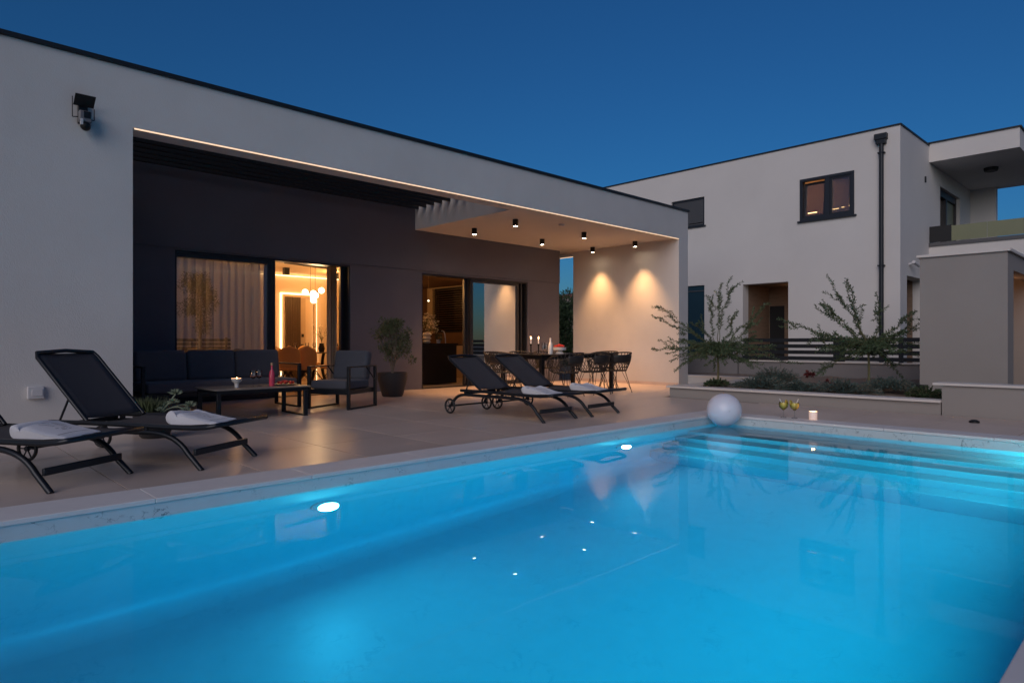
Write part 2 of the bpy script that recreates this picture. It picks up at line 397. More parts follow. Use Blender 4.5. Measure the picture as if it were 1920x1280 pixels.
# ------------------------------------------------------------ pool
x0, x1, y0, y1 = POOL; ZB = -1.7; WATER = -0.12
basin = MB()
basin.box(x0-0.3, x1+0.3, y0-0.3, y1+0.3, ZB-0.2, ZB)                       # floor
basin.box(x0-0.3, x1+0.3, y1, y1+0.3, ZB, -0.17).box(x0-0.3, x1+0.3, y0-0.3, y0, ZB, -0.17)
basin.box(x0-0.3, x0, y0, y1, ZB, -0.17).box(x1, x1+0.3, y0, y1, ZB, -0.17)
pb = tag(basin.build('pool_basin', M['liner']), **S)
band = MB().box(x0-0.3, x1+0.3, y1+0.001, y1+0.3, -0.17, -0.032).box(x0-0.3, x1+0.3, y0-0.3, y0-0.001, -0.17, -0.032)
band.box(x0-0.3, x0-0.001, y0, y1, -0.17, -0.032).box(x1+0.001, x1+0.3, y0, y1, -0.17, -0.032)
tag(band.build('waterline_band', M['band'], pb))
R_ = 0.22
cv = MB().grid(lambda u, q: (x0+(x1-x0)*u, y1-R_+R_*math.sin(q*PI/2), ZB+0.0006+R_-R_*math.cos(q*PI/2)), 4, 12)
cv.build('floor_cove', M['liner'], pb, smooth=True)
sx = [7.45, 7.16, 6.88, 6.61]; sz = [-0.40, -0.65, -0.93, -1.22]
for i in range(4):
    MB().box(sx[i]+(0 if i == 0 else 0), x1-0.001 if i == 0 else sx[i-1], y0+0.001, y1-0.001, ZB+0.001, sz[i]).build('pool_step', M['liner'], pb, bevel=0.012)
cs = {}
def coping(x0_, x1_, y0_, y1_):
    k = (round(x1_-x0_, 3), round(y1_-y0_, 3))
    if k not in cs:
        m = MB().box(0.001, k[0]-0.001, 0.001, k[1]-0.001, -0.032, 0.0)
        cs[k] = m.mesh('coping_stone', M['coping'])
    o = share('coping_stone', cs[k], (x0_, y0_, 0.002), pb)
    q = o.modifiers.new('b', 'BEVEL'); q.width = 0.005; q.segments = 2
e0 = -2.95
n = 11
for i in range(n):
    a = e0+(8.54-e0)*i/n; b = e0+(8.54-e0)*(i+1)/n
    coping(a, b, y1-0.012, 4.87); coping(a, b, 0.0, y0+0.012)
for i in range(4):
    a = y0+0.012+(y1-y0-0.024)*i/4; b = y0+0.012+(y1-y0-0.024)*(i+1)/4
    coping(x1-0.012, 8.54, a, b); coping(e0, x0+0.012, a, b)
tag(MB().box(x0-0.05, x1+0.05, y0-0.05, y1+0.05, ZB-0.05, WATER).build('water', M['water']), **S)
for (lx, lab) in ((2.38, 'glowing round underwater pool lamp in the long wall, nearest the left loungers'),
                  (6.06, 'glowing round underwater pool lamp in the long wall, near the steps below the far loungers')):
    t = thing('pool_lamp', lab, 'pool lamp', (lx, y1, -0.60), 0, 'underwater lamps in the pool wall')
    m = MB(); m.lathe([(0.075, 0), (0.115, 0.0), (0.115, 0.02), (0.085, 0.03), (0.075, 0.03)], 24)
    r_ = m.build('rim', M['plastic_white'], t, smooth=True); r_.rotation_euler = (PI/2, 0, 0)
    l_ = MB().lathe([(0.0001, 0.031), (0.05, 0.030), (0.084, 0.024)], 24).build('lens', M['poollamp'], t, smooth=True); l_.rotation_euler = (PI/2, 0, 0)
    light('pool_light', 'AREA', (0, -0.06, 0.0), 23, (0.12, 0.88, 1.0), (-PI/2-0.3, 0, 0), 0.16, t)
for lx, lab in ((1.6, 'round underwater lamp in the near pool wall, second from the end away from the steps'), (3.8, 'round underwater lamp in the near pool wall, second from the steps'), (6.0, 'round underwater lamp in the near pool wall, at the foot of the steps'), (7.8, 'unseen underwater lamp added in the near pool wall to brighten the top step')):  # the last lamp is an unseen addition that only brightens the top step
    t = thing('pool_lamp', lab, 'pool lamp', (lx, y0, -0.22), PI, 'underwater lamps in the near pool wall')
    r_ = MB().lathe([(0.075, 0), (0.115, 0.0), (0.115, 0.02), (0.085, 0.03), (0.075, 0.03)], 24).build('rim', M['plastic_white'], t, smooth=True); r_.rotation_euler = (PI/2, 0, 0)
    l_ = MB().lathe([(0.0001, 0.031), (0.05, 0.030), (0.084, 0.024)], 24).build('lens', M['poollamp'], t, smooth=True); l_.rotation_euler = (PI/2, 0, 0)
    light('pool_light', 'AREA', (0, -0.06, 0.0), 60 if lx < 7 else 30, (0.0, 0.88, 1.0), (-PI/2-0.15, 0, 0), 0.16, t)

# ============================================================ VILLA
YF = 8.05; YR = 11.30
v = thing('villa', 'single storey modern villa with grey white facade framing a dark recessed terrace', 'house', (0, 0, 0))
f = MB().box(-8, 1.972, YF, 8.40, 0, 3.975).box(1.972, 13.346, YF, 8.40, 3.33, 3.975)
f.build('facade_wall', M['near_wall'], v)
MB().box(1.60, 1.972, 8.401, YR-0.02, 0, 3.6).build('recess_wall', M['dark_wall'], v)
MB().box(12.965, 13.346, YF, 11.19, 0, 3.329).build('end_wall', M['near_wall'], v)
MB().box(12.945, 12.964, 8.07, 11.18, 0.0, 0.07).build('skirting', M['tile'], v)
# roof edge trim and the roofs
MB().box(-8, 13.385, YF-0.03, 8.14, 3.975, 4.025).box(13.25, 13.385, 8.14, 16.9, 3.975, 4.025).build('roof_trim', M['trim'], v, bevel=0.006)
MB().box(-8, 1.972, 8.40, 17.0, 3.6, 3.94).box(1.972, 12.56, 11.6, 17.0, 3.5, 3.94).build('roof', M['soffit'], v)
c = MB().box(8.03, 12.964, 8.401, YR-0.017, 3.335, 3.93).box(12.56, 13.25, YR-0.017, 12.6, 3.335, 3.93)
c.build('terrace_ceiling', M['soffit'], v)
MB().box(12.965, 13.346, 8.401, 12.6, 3.3305, 3.334).box(12.966, 13.346, 11.191, 12.6, 3.285, 3.3304).box(13.25, 13.346, 8.40, 12.6, 3.334, 3.974).build('lintel', M['near_wall'], v)
# pergola slats over the open part
sm = MB().box(1.974, 8.029, 0, 0.055, 3.755, 3.93).mesh('pergola_slat', M['slat'])
for i in range(11): share('pergola_slat', sm, (0, 8.52+0.263*i, 0), v)
# rear wall with its two openings, upper part slightly proud
HA = (3.37, 6.52, 0, 2.47); HB = (8.215, 11.385, 0, 2.455)
wall('y', YR, 11.62, 1.972, 12.54, 0, 2.50, [HA, HB]).build('rear_wall', M['dark_wall'], v)
MB().box(1.972, 12.548, YR-0.016, 11.62, 2.502, 3.96).build('upper_rear_wall', M['dark_wall'], v)
MB().box(12.30, 12.54, 11.62, 17.0, 0, 3.5).build('side_wall', M['dark_wall'], v)
# led strips
MB().box(1.99, 12.964, YF+0.004, YF+0.016, 3.316, 3.3295).build('led_strip', M['led'], v)
MB().box(13.325, 13.34, 11.19, 12.6, 3.270, 3.284).build('led_strip', M['led'], v)
# sliding windows
def frame_rect(m, x0, x1, z0, z1, y, t=0.06, d=0.07):
    m.box(x0, x0+t, y, y+d, z0, z1); m.box(x1-t, x1, y, y+d, z0, z1)
    m.box(x0+t, x1-t, y, y+d, z1-t, z1); m.box(x0+t, x1-t, y, y+d, z0, z0+t)
    return m
def outer(m, x0, x1, z1, y0, y1, t=0.03):
    m.box(x0, x0+t, y0, y1, 0, z1); m.box(x1-t, x1, y0, y1, 0, z1); m.box(x0+t, x1-t, y0, y1, z1-t, z1); m.box(x0, x1, y0, y1, 0.0, 0.012); return m
outer(MB(), 3.372, 6.518, 2.468, 11.32, 11.55, 0.03).build('window_frame', M['frame'], v)
sA = frame_rect(MB(), 3.30, 4.985, 0.012, 2.438, 11.345, 0.075, 0.06).build('sliding_window', M['frame'], v, bevel=0.004)
MB().box(3.37, 4.91, 11.370, 11.376, 0.085, 2.365).build('pane', M['glass'], sA)
for q in ((4.99, 5.04, 11.345), (5.045, 5.085, 11.43), (6.33, 6.36, 11.345), (6.37, 6.41, 11.40), (6.42, 6.485, 11.45)):
    MB().box(q[0], q[1], q[2], q[2]+0.07, 0.012, 2.438).build('door_jamb', M['frame'], v, bevel=0.004)
outer(MB(), 8.217, 11.383, 2.453, 11.32, 11.55, 0.03).build('window_frame', M['frame'], v)
sB = frame_rect(MB(), 9.60, 11.13, 0.012, 2.423, 11.345, 0.075, 0.06).build('sliding_window', M['frame'], v, bevel=0.004)
MB().box(9.67, 11.06, 11.370, 11.376, 0.085, 2.35).build('pane', M['glassB'], sB)
for q in ((9.49, 9.545, 11.43), (9.548, 9.596, 11.40), (11.135, 11.20, 11.40), (11.21, 11.25, 11.36), (11.26, 11.34, 11.43)):
    MB().box(q[0], q[1], q[2], q[2]+0.07, 0.012, 2.423).build('door_jamb', M['frame'], v, bevel=0.004)
# interior shell
MB().box(1.98, 12.29, 11.55, 16.9, -0.2, -0.001).build('interior_floor', M['floor_int'], v)
MB().box(1.98, 12.29, 11.63, 16.9, 2.72, 2.80).build('interior_ceiling', M['plaster_int'], v)
MB().box(1.98, 8.94, 15.7, 15.8, 0, 2.719).build('interior_wall', M['plaster_int'], v)
MB().box(8.95, 9.05, 12.7, 16.8, 0, 2.719).build('partition_wall', M['plaster_int'], v)
MB().box(1.90, 1.979, 11.63, 15.7, 0, 2.719).build('interior_wall', M['plaster_int'], v)
KW = (14.62, 16.15, 1.28, 2.62)
wall('x', 12.20, 12.295, 11.63, 16.8, 0, 2.719, [KW]).build('kitchen_wall', M['kitchen_wall'], v)
MB().box(9.06, 12.19, 16.8, 16.88, 0, 2.719).build('kitchen_wall', M['kitchen_wall'], v)
MB().box(9.06, 12.19, 11.64, 16.79, 2.66, 2.715).build('kitchen_ceiling', M['kitchen_wall'], v)
# backlit wall niche of the dining room
MB().box(7.10, 7.13, 15.66, 15.698, 0, 2.22).box(7.13, 8.06, 15.66, 15.698, 2.19, 2.22).box(8.03, 8.06, 15.66, 15.698, 0, 2.19).build('led_strip', M['ledin'], v)
MB().box(2.0, 8.93, 15.62, 15.66, 2.640, 2.652).build('led_strip', M['ledin'], v)
MB().box(7.14, 7.20, 15.60, 15.659, 0, 2.18).box(7.20, 7.98, 15.60, 15.659, 2.12, 2.18).box(7.96, 8.02, 15.60, 15.659, 0, 2.12).build('niche_frame', M['plaster_int'], v)
dp = MB()
for i in range(9): dp.box(7.19+i*0.045, 7.19+i*0.045+0.032, 15.57, 15.66, 0, 2.12)
dp.build('slatted_door_panel', M['brown'], v)
MB().box(7.60, 7.74, 15.63, 15.66, 0, 2.11).build('wall_panel', M['curtainb'], v)
MB().box(7.63, 7.69, 15.615, 15.63, 1.12, 1.2).build('wall_switch', M['black'], v)
MB().box(7.62, 7.70, 15.615, 15.63, 0.82, 0.94).build('wall_switch', M['black'], v)
MB().box(8.42, 8.50, 15.45, 15.69, 0, 2.719).build('dark_post', M['brown'], v)
for (x, y) in ((5.6, 13.0), (7.9, 13.5), (5.6, 14.8), (8.0, 14.6)): light('dining_room_light', 'POINT', (x, y, 2.45), 42, (1.0, 0.46, 0.13), (0, 0, 0), 0.06, v)
for (x, y) in ((10.95, 12.7), (10.3, 15.9)): light('kitchen_light', 'POINT', (x, y, 2.4), 26, (1.0, 0.48, 0.15), (0, 0, 0), 0.06, v)
# kitchen window and blind
kf = MB(); y0_, y1_, z0_, z1_ = KW
kf.box(12.22, 12.28, y0_, y0_+0.08, z0_, z1_).box(12.22, 12.28, y1_-0.08, y1_, z0_, z1_).box(12.22, 12.28, y0_+0.08, y1_-0.08, z1_-0.08, z1_).box(12.22, 12.28, y0_+0.08, y1_-0.08, z0_, z0_+0.08)
kw = kf.build('kitchen_window', M['frame'], v)
MB().box(12.245, 12.251, y0_+0.08, y1_-0.08, z0_+0.08, z1_-0.08).build('pane', M['glassdark'], kw)
MB().box(12.12, 12.215, y1_-0.02, y1_+0.24, z0_-0.02, z1_+0.03).box(12.12, 12.215, y0_, y1_-0.02, z1_+0.0, z1_+0.03).build('window_surround', M['curtainb'], v)
bl = MB().box(12.16, 12.165, 0, y1_-y0_-0.1, 0, 0.022)
blm = bl.mesh('blind_slat', M['brown'])
for i in range(18): share('blind_slat', blm, (0, y0_+0.05, z0_+0.1+i*0.068), v, (0, 0, 0))

# downlights
dm = []
def downlight(x, y, label):
    t = thing('ceiling_spotlight', label, 'spotlight', (x, y, 3.335), 0, 'black spotlights under the terrace ceiling')
    MB().lathe([(0.055, 0), (0.055, -0.125), (0.048, -0.13), (0.045, -0.115)], 20).build('housing', M['black'], t, smooth=True)
    MB().lathe([(0.0001, -0.122), (0.046, -0.122)], 20).build('lens', M['lens'], t)
    light('spot', 'SPOT', (0, 0, -0.14), 300, (1.0, 0.50, 0.20), (0, 0, 0), 0.05, t, math.radians(76), 1.0)
for (x, y, lb) in ((8.80, 10.28, 'black cylinder spotlight nearest the pergola slats, in the row along the dark wall'),
                   (10.83, 10.28, 'black cylinder spotlight above the dining table, middle of the row along the dark wall'),
                   (12.64, 10.28, 'black cylinder spotlight lighting the end wall, in the row along the dark wall'),
                   (8.74, 9.00, 'black cylinder spotlight behind the glowing roof edge, closest to the pergola slats'),
                   (10.80, 9.02, 'black cylinder spotlight behind the glowing roof edge, next to the smoke detector'),
                   (12.62, 9.00, 'black cylinder spotlight behind the glowing roof edge, close to the end wall')):
    downlight(x, y, lb)
tag(MB().lathe([(0.06, 0), (0.06, -0.025), (0.045, -0.04), (0.0001, -0.042)], 20, (9.75, 8.72, 3.335)).build('smoke_detector', M['plastic_white'], smooth=True),
    'small round white smoke detector on the terrace ceiling among the spotlights', 'smoke detector')

# security camera with solar panel on the left of the facade
t = thing('security_camera', 'dark security camera with small solar panel and two antennas, high on the facade', 'camera', (1.50, YF, 3.385)); t.scale = (0.84, 0.84, 0.84)
MB().box(-0.05, 0.05, -0.06, 0, -0.16, 0.10).build('bracket', M['black'], t, bevel=0.006)
sp = MB().mbox(Matrix.Translation((0, -0.14, 0.10)) @ Matrix.Rotation(math.radians(-38), 4, 'X'), 0.215, 0.17, 0.012).build('solar_panel', M['slat'], t, bevel=0.002)
MB().box(-0.055, 0.075, -0.15, -0.06, -0.16, -0.02).build('camera_body', M['plastic_white'] if False else pmat('grey camera plastic', (0.16, 0.16, 0.17), 0.4), t, bevel=0.012)
MB().box(-0.01, 0.06, -0.158, -0.150, -0.11, -0.03).build('sensor_window', M['black'], t)
MB().sphere((0.015, -0.11, -0.20), 0.058, 16, 10).build('lens_ball', M['black'], t, smooth=True)
MB().box(-0.045, -0.02, -0.17, -0.12, -0.20, -0.13).build('lamp', M['plastic_white'], t)
for a in (-0.115, 0.115):
    MB().tube([(a, -0.07, -0.10), (a, -0.07, 0.15 if a < 0 else 0.04)], 0.006, 6).tube([(a, -0.07, -0.10), (a*0.45, -0.07, -0.09)], 0.006, 6).build('antenna', M['black'], t)
t = thing('wall_socket', 'white outdoor wall socket with flap low on the facade behind the loungers', 'socket', (1.10, YF, 0.475))
MB().box(-0.068, 0.068, -0.045, 0, -0.062, 0.062).build('housing', M['plastic_white'], t, bevel=0.006)
MB().box(-0.035, 0.055, -0.052, -0.0455, -0.035, 0.035).build('flap', M['plastic_white'], t, bevel=0.003)

# curtains
def curtain(name, x0, x1, y, z0, z1, amp, waves, mat, label, seed=0):
    def fn(u, q):
        return (x0+(x1-x0)*u, y+amp*math.sin(u*waves*2*PI+0.7*math.sin(u*9+seed)) + 0.3*amp*math.sin(u*waves*4.7*PI+seed), z0+(z1-z0)*q)
    return tag(MB().grid(fn, int(waves*14), 2).build(name, mat, smooth=True), label, 'curtain')
curtain('sheer_curtain', 3.40, 4.93, 11.72, 0.02, 2.44, 0.035, 11, M['sheer'], 'pale sheer curtain with vertical folds behind the left window')
curtain('curtain', 6.30, 6.50, 11.80, 0.02, 2.62, 0.03, 3, M['curtainb'], 'gathered beige curtain at the right side of the open dining room door', 2)
curtain('curtain', 5.02, 5.13, 11.80, 0.02, 2.62, 0.02, 2, M['curtainb'], 'gathered beige curtain at the left side of the open dining room door', 4)
curtain('sheer_curtain', 10.02, 11.36, 11.72, 0.02, 2.44, 0.035, 9, M['sheer2'], 'pale sheer curtain behind the right window next to the kitchen door', 3)

# ============================================================ DINING ROOM
t = thing('chandelier', 'chandelier of glowing white glass globes over the indoor dining table', 'chandelier', (6.93, 13.62, 2.72))
MB().mbox(Matrix.Translation((-0.15, -0.04, -0.03)) @ Matrix.Rotation(math.radians(16), 4, 'Z'), 1.25, 0.07, 0.055).build('canopy', M['black'], t)
for (x, y) in ((-0.07, 0.0), (0.06, 0.03)): MB().tube([(x, y, -0.05), (x, y, -0.58)], 0.004, 5).build('cord', M['black'], t)
gl = MB().sphere((0, 0, 0), 0.068, 16, 10); gl.smooth = True; glm = gl.mesh('globe', M['globe'], True)
for (x, y, z) in ((-0.17, 0.05, -0.62), (0.0, 0.0, -0.64), (0.17, -0.05, -0.57), (0.02, 0.04, -0.74), (-0.02, -0.05, -0.80), (0.08, 0.05, -0.68)):
    share('globe', glm, (x, y, z), t)
MB().tube([(-0.2, 0.05, -0.63), (0, 0, -0.60), (0.2, -0.05, -0.58)], 0.008, 6).tube([(0, 0, -0.58), (0, 0, -0.78)], 0.008, 6).build('arm', M['black'], t)
light('chandelier_light', 'POINT', (0, -0.2, -0.75), 22, (1.0, 0.62, 0.28), (0, 0, 0), 0.15, t)
for (x, y, lb) in ((6.75, 14.6, 'small black ceiling lamp in the dining room, left of the chandelier'), (8.1, 14.7, 'small black ceiling lamp in the dining room, right of the chandelier')):
    tag(MB().box(x-0.06, x+0.06, y-0.06, y+0.06, 2.56, 2.719).build('ceiling_lamp', M['black']), lb, 'ceiling lamp')
t = thing('dining_table', 'dark oval dining table on curved legs inside the villa', 'table', (7.05, 13.62, 0), math.radians(14))
def ell(a, b, z, n=28): return [(a*math.cos(2*PI*i/n), b*math.sin(2*PI*i/n), z) for i in range(n)]
m = MB(); A_ = ell(1.15, 0.55, 0.745); B_ = ell(1.15, 0.55, 0.765); b = len(m.v); m.v += A_+B_
m.f += [tuple(reversed(range(28))), tuple(range(28, 56))]+[(i, (i+1) % 28, (i+1) % 28+28, i+28) for i in range(28)]
m.build('tabletop', M['brown'], t)
for s in (-1, 1):
    for r in (-1, 1):
        MB().tube(bez((s*0.25, r*0.1, 0.745), (s*0.1, r*0.08, 0.35), (s*0.55, r*0.32, 0.01), 8), 0.035, 8).build('leg', M['black'], t)
def dchair():
    t = thing('dining_chair', 'x', 'chair', (0, 0, 0))
    def fn(u, q):
        a = (u-0.5)*1.9
        return (0.27*math.sin(a)*(0.9+0.12*math.sin(q*PI)), -0.24*math.cos(a)-0.05*q+0.02, 0.42+q*(0.50-0.10*abs(u-0.5)*2))
    MB().grid(fn, 12, 8).build('backrest', M['tan'], t, smooth=True, solid=0.035)
    MB().lathe([(0.0001, 0.42), (0.24, 0.42), (0.27, 0.45), (0.26, 0.49), (0.2, 0.505), (0.0001, 0.50)], 20, (0, 0.02, 0)).build('seat', M['tan'], t, smooth=True)
    for s in (-1, 1):
        for r in (-1, 1):
            MB().tube([(s*0.03, r*0.03+0.02, 0.42), (s*0.24, r*0.24+0.02, 0.0)], 0.012, 6).tube([(-s*0.1, r*0.1, 0.42), (s*0.15, r*0.14+0.02, 0.16)], 0.008, 5).build('leg', M['black'], t)
    return t
c0 = dchair()
spots = [(5.92, 12.72, -0.35, 'tan upholstered dining chair nearest the open door, left of the pair'), (6.32, 12.82, -0.30, 'tan upholstered dining chair with its back to the door, right of the pair'),
         (7.05, 12.95, 0.1, 'tan upholstered dining chair in front of the oval table, turned towards the table middle'),
         (7.6, 13.1, 0.25, 'tan upholstered dining chair at the right part of the indoor table near the curtain'),
         (6.5, 14.35, PI+0.2, 'tan upholstered dining chair behind the indoor table, left'), (7.3, 14.5, PI+0.2, 'tan upholstered dining chair behind the indoor table, right')]
for i, (x, y, r, lb) in enumerate(spots):
    if i == 0: c0.location = (x, y, 0); c0.rotation_euler = (0, 0, r); c0['label'] = lb; c0['group'] = 'chairs around the indoor dining table'
    else: dup(c0, (x, y, 0), r, lb, 'chairs around the indoor dining table')

def wineglass(h=0.20, bowl=0.042, liquid=None, mat=None, t=None):
    st = h*0.48
    prof = [(0.032, 0), (0.032, 0.002), (0.004, 0.006), (0.0035, st), (bowl*0.55, st+0.012), (bowl, st+(h-st)*0.42), (bowl*0.86, h), (bowl*0.84, h), (bowl*0.97, st+(h-st)*0.42), (bowl*0.5, st+0.016), (0.0001, st+0.008)]
    MB().lathe(prof, 16).build('glass', M['clear'], t, smooth=True)
    if liquid:
        zt = st+(h-st)*0.36
        MB().lathe([(0.0001, st+0.010), (bowl*0.48, st+0.018), (bowl*0.90, zt), (0.0001, zt)], 16).build('wine', mat, t, smooth=True)
def table_glass(loc, label, h=0.20, liquid=None, mat=None, group=None, bowl=0.042):
    t = thing('wine_glass', label, 'wine glass', loc, 0, group); wineglass(h, bowl, liquid, mat, t); return t
for i, (dx, dy, lb) in enumerate(((-0.62, -0.05, 'wine glass on the indoor table, furthest left'), (-0.38, -0.1, 'wine glass on the indoor table, second from left'), (-0.18, -0.05, 'wine glass on the indoor table, just left of the flowers'), (0.42, -0.05, 'wine glass on the indoor table, right of the flowers'))):
    table_glass((7.05+dx, 13.5+dy, 0.766), lb, 0.21, None, None, 'wine glasses on the indoor dining table')
def foliage_ball(m, c, r, n, ln, wd, sz=1.0):
    for _ in range(n):
        d = Vector((random.gauss(0, 1), random.gauss(0, 1), random.gauss(0, 1))).normalized(); q = Vector(c)+Vector((d.x*r, d.y*r, d.z*r*sz))*random.random()**0.4
        m.leaf(q, d+Vector((random.gauss(0, .5), random.gauss(0, .5), random.gauss(0, .5))), ln*random.uniform(.6, 1.3), wd)
t = thing('flower_vase', 'dark vase with a loose bouquet of small pale flowers on the indoor table', 'vase', (7.12, 13.6, 0.766))
MB().lathe([(0.05, 0), (0.075, 0.08), (0.05, 0.17), (0.055, 0.20)], 16).build('vase', M['black'], t, smooth=True)
st = MB(); fl = MB()
for i in range(16):
    a = random.uniform(0, 2*PI); rr = random.uniform(0.08, 0.28); h = random.uniform(0.35, 0.62)
    p = (rr*math.cos(a), rr*math.sin(a), h); st.tube(bez((0, 0, 0.18), (0, 0, 0.35), p, 5), 0.003, 4); foliage_ball(fl, p, 0.035, 14, 0.03, 0.02)
st.build('stem', M['stem'], t); fl.build('blossoms', M['petal'], t)
t = thing('bottle', 'dark wine bottle on the indoor table to the right of the flowers', 'bottle', (7.35, 13.55, 0.766))
MB().lathe([(0.038, 0), (0.038, 0.19), (0.014, 0.24), (0.014, 0.31)], 14).build('glass', M['black'], t, smooth=True)

# kitchen
t = thing('kitchen_island', 'black kitchen island just inside the right open door', 'kitchen island', (0, 0, 0))
MB().box(8.30, 9.95, 12.28, 13.1, 0.02, 0.93).build('cabinet', M['island'], t)
MB().box(8.28, 9.98, 12.25, 13.13, 0.931, 0.965).build('worktop', M['island'], t)
MB().box(9.30, 12.18, 16.3, 16.78, 0, 0.9).box(11.6, 12.18, 13.2, 16.29, 0, 0.9).build('kitchen_counter', M['curtainb'], v)
MB().box(9.30, 12.18, 16.3, 16.78, 0.901, 0.93).box(11.6, 12.18, 13.2, 16.29, 0.901, 0.93).build('counter_top', M['island'], v)
MB().box(9.2, 11.3, 16.4, 16.79, 1.5, 2.65).build('wall_cupboard', M['brown'], v)
t = thing('flower_vase', 'white ribbed vase with a large bouquet of cream flowers on the black kitchen island', 'vase', (9.32, 12.62, 0.966)); t.scale = (1.12, 1.12, 1.12)
MB().lathe([(0.06, 0), (0.09, 0.03), (0.06, 0.06), (0.10, 0.10), (0.07, 0.14), (0.11, 0.18), (0.07, 0.23)], 18).build('vase', M['porcelain'], t, smooth=True)
st = MB(); fl = MB(); lf = MB()
for i in range(30):
    a = random.uniform(0, 2*PI); rr = random.uniform(0.02, 0.26); h = random.uniform(0.30, 0.62)-rr*0.3
    p = (rr*math.cos(a), rr*math.sin(a), h); st.tube(bez((0, 0, 0.2), (0, 0, 0.3), p, 4), 0.003, 4); foliage_ball(fl, p, 0.04, 16, 0.035, 0.03); foliage_ball(lf, (p[0], p[1], p[2]-.05), 0.05, 6, 0.05, 0.02)
st.build('stem', M['stem'], t); fl.build('blossoms', M['petal'], t); lf.build('leaves', M['leaf'], t)
t = thing('potted_herb', 'small green herb in a white pot on the kitchen island, left of the tap', 'plant', (9.65, 12.6, 0.966))
MB().lathe([(0.045, 0), (0.055, 0.09)], 14).build('pot', M['porcelain'], t, smooth=True)
m = MB(); foliage_ball(m, (0, 0, 0.15), 0.09, 120, 0.05, 0.025); m.build('leaves', M['leaf'], t)
tag(MB().tube(bez((0, 0, 0), (0, 0, 0.34), (0, 0.16, 0.30), 8), 0.012, 8).build('kitchen_tap', M['plastic_white'], smooth=True), 'tall curved tap on the kitchen island', 'tap').location = (9.88, 12.62, 0.966)
t = thing('pendant_lamp', 'thin pendant lamp with a tiny bulb over the kitchen island', 'lamp', (9.5, 12.8, 2.66))
MB().tube([(0, 0, 0), (0, 0, -0.65)], 0.006, 6).build('rod', M['cork'], t)
MB().sphere((0, 0, -0.67), 0.022, 10, 6).build('bulb', M['globe'], t)

# ============================================================ TERRACE FURNITURE
# sun loungers ------------------------------------------------
def make_lounger(alpha, L=0.78):
    t = thing('sun_lounger', 'black sun lounger', 'sun lounger', (0, 0, 0))
    hw = 0.315
    ca, sa = math.cos(alpha), math.sin(alpha)
    prof = [(1.48, 0.325), (1.12, 0.328), (0.8, 0.325), (0.45, 0.318), (0.2, 0.316), (0.06, 0.318), (-0.03, 0.326), (-0.10, 0.338)]
    pts = [(hw, y, z) for y, z in prof]+[(hw-0.02, -0.125, 0.343), (0, -0.132, 0.345), (-hw+0.02, -0.125, 0.343)]+[(-hw, y, z) for y, z in reversed(prof)]
    MB().tube(pts, 0.019, 10).build('seat_frame', M['metal'], t, smooth=True)
    def fs(u, q):
        x = (u-0.5)*2*(hw-0.01); y = 1.10-1.12*q; z = 0.335-0.028*(1-(2*u-1)**2)
        if q > 0.85: z += (q-0.85)*0.08
        return (x, y, z)
    MB().grid(fs, 8, 14).build('seat_sling', M['sling'], t, smooth=True, solid=0.006)
    def bk(s, x, dz=0): return (x, 1.12+ca*s-sa*dz, 0.34+sa*s+ca*dz)
    bp = [bk(s, hw-0.025) for s in (0, 0.3, L-0.06)]+[bk(L-0.01, hw-0.045, .005), bk(L+0.006, 0, 0.012), bk(L-0.01, -hw+0.045, .005)]+[bk(s, -hw+0.025) for s in (L-0.06, 0.3, 0)]
    MB().tube(bp, 0.017, 10).build('back_frame', M['metal'], t, smooth=True)
    MB().grid(lambda u, q: bk(0.03+(L-0.035)*q, (u-0.5)*2*(hw-0.035), -0.02*(1-(2*u-1)**2)+0.004), 8, 10).build('back_sling', M['sling'], t, smooth=True, solid=0.006)
    for s in (-1, 1):
        x = s*(hw+0.005)
        m = MB(); m.tube([(x, 1.02, 0.272), (x, 0.62, 0.272)]+bez((x, 0.50, 0.272), (x, 0.24, 0.275), (x, 0.13, 0.12), 8)+[(x+s*0.008, 0.0, 0.0)], 0.021, 10)
        m.box(x-0.012, x+0.012, 0.5, 0.54, 0.285, 0.31)
        m.build('front_leg', M['metal'], t, smooth=True)
        m = MB(); m.tube([(x, 1.02, 0.272), (x, 1.3, 0.272)]+bez((x, 1.36, 0.272), (x, 1.60, 0.275), (x, 1.65, 0.105), 8), 0.021, 10)
        m.box(x-0.012, x+0.012, 1.36, 1.40, 0.285, 0.312)
        m.build('rear_leg', M['metal'], t, smooth=True)
        # wheel
        wx = x+s*0.04
        tyre = MB().tube([(wx, 1.65+0.092*math.cos(a*PI/12), 0.106+0.092*math.sin(a*PI/12)) for a in range(24)], 0.0135, 8, closed=True)
        wo = tyre.build('wheel', M['rubber'], t, smooth=True)
        sp = MB().tube([(wx-0.014, 1.65, 0.106), (wx+0.014, 1.65, 0.106)], 0.02, 10)
        for k in range(6): sp.tube([(wx, 1.65, 0.106), (wx, 1.65+0.088*math.cos(k*PI/3), 0.106+0.088*math.sin(k*PI/3))], 0.006, 5)
        sp.build('spokes', M['metal'], wo)
        MB().tube([bk(0.26, s*(hw-0.03), -0.01), (s*(hw-0.03), 1.42, 0.30)], 0.009, 6).build('prop', M['metal'], t)
    MB().box(-hw, hw, 0.065, 0.09, 0.105, 0.155).build('crossbar', M['metal'], t, bevel=0.006)
    MB().tube([(-hw, 1.65, 0.106), (hw, 1.65, 0.106)], 0.012, 8).build('axle', M['metal'], t)
    MB().box(-0.30, 0.30, 1.41, 1.425, 0.275, 0.315).build('rear_crossbar', M['metal'], t)
    return t
def rot_of(dx, dy): return math.atan2(-dx, dy)
GL = 'sun loungers along the pool'
l1 = make_lounger(math.radians(45))
l1.location = (2.03, 5.41, 0); l1.rotation_euler = (0, 0, rot_of(-0.53, 0.85))
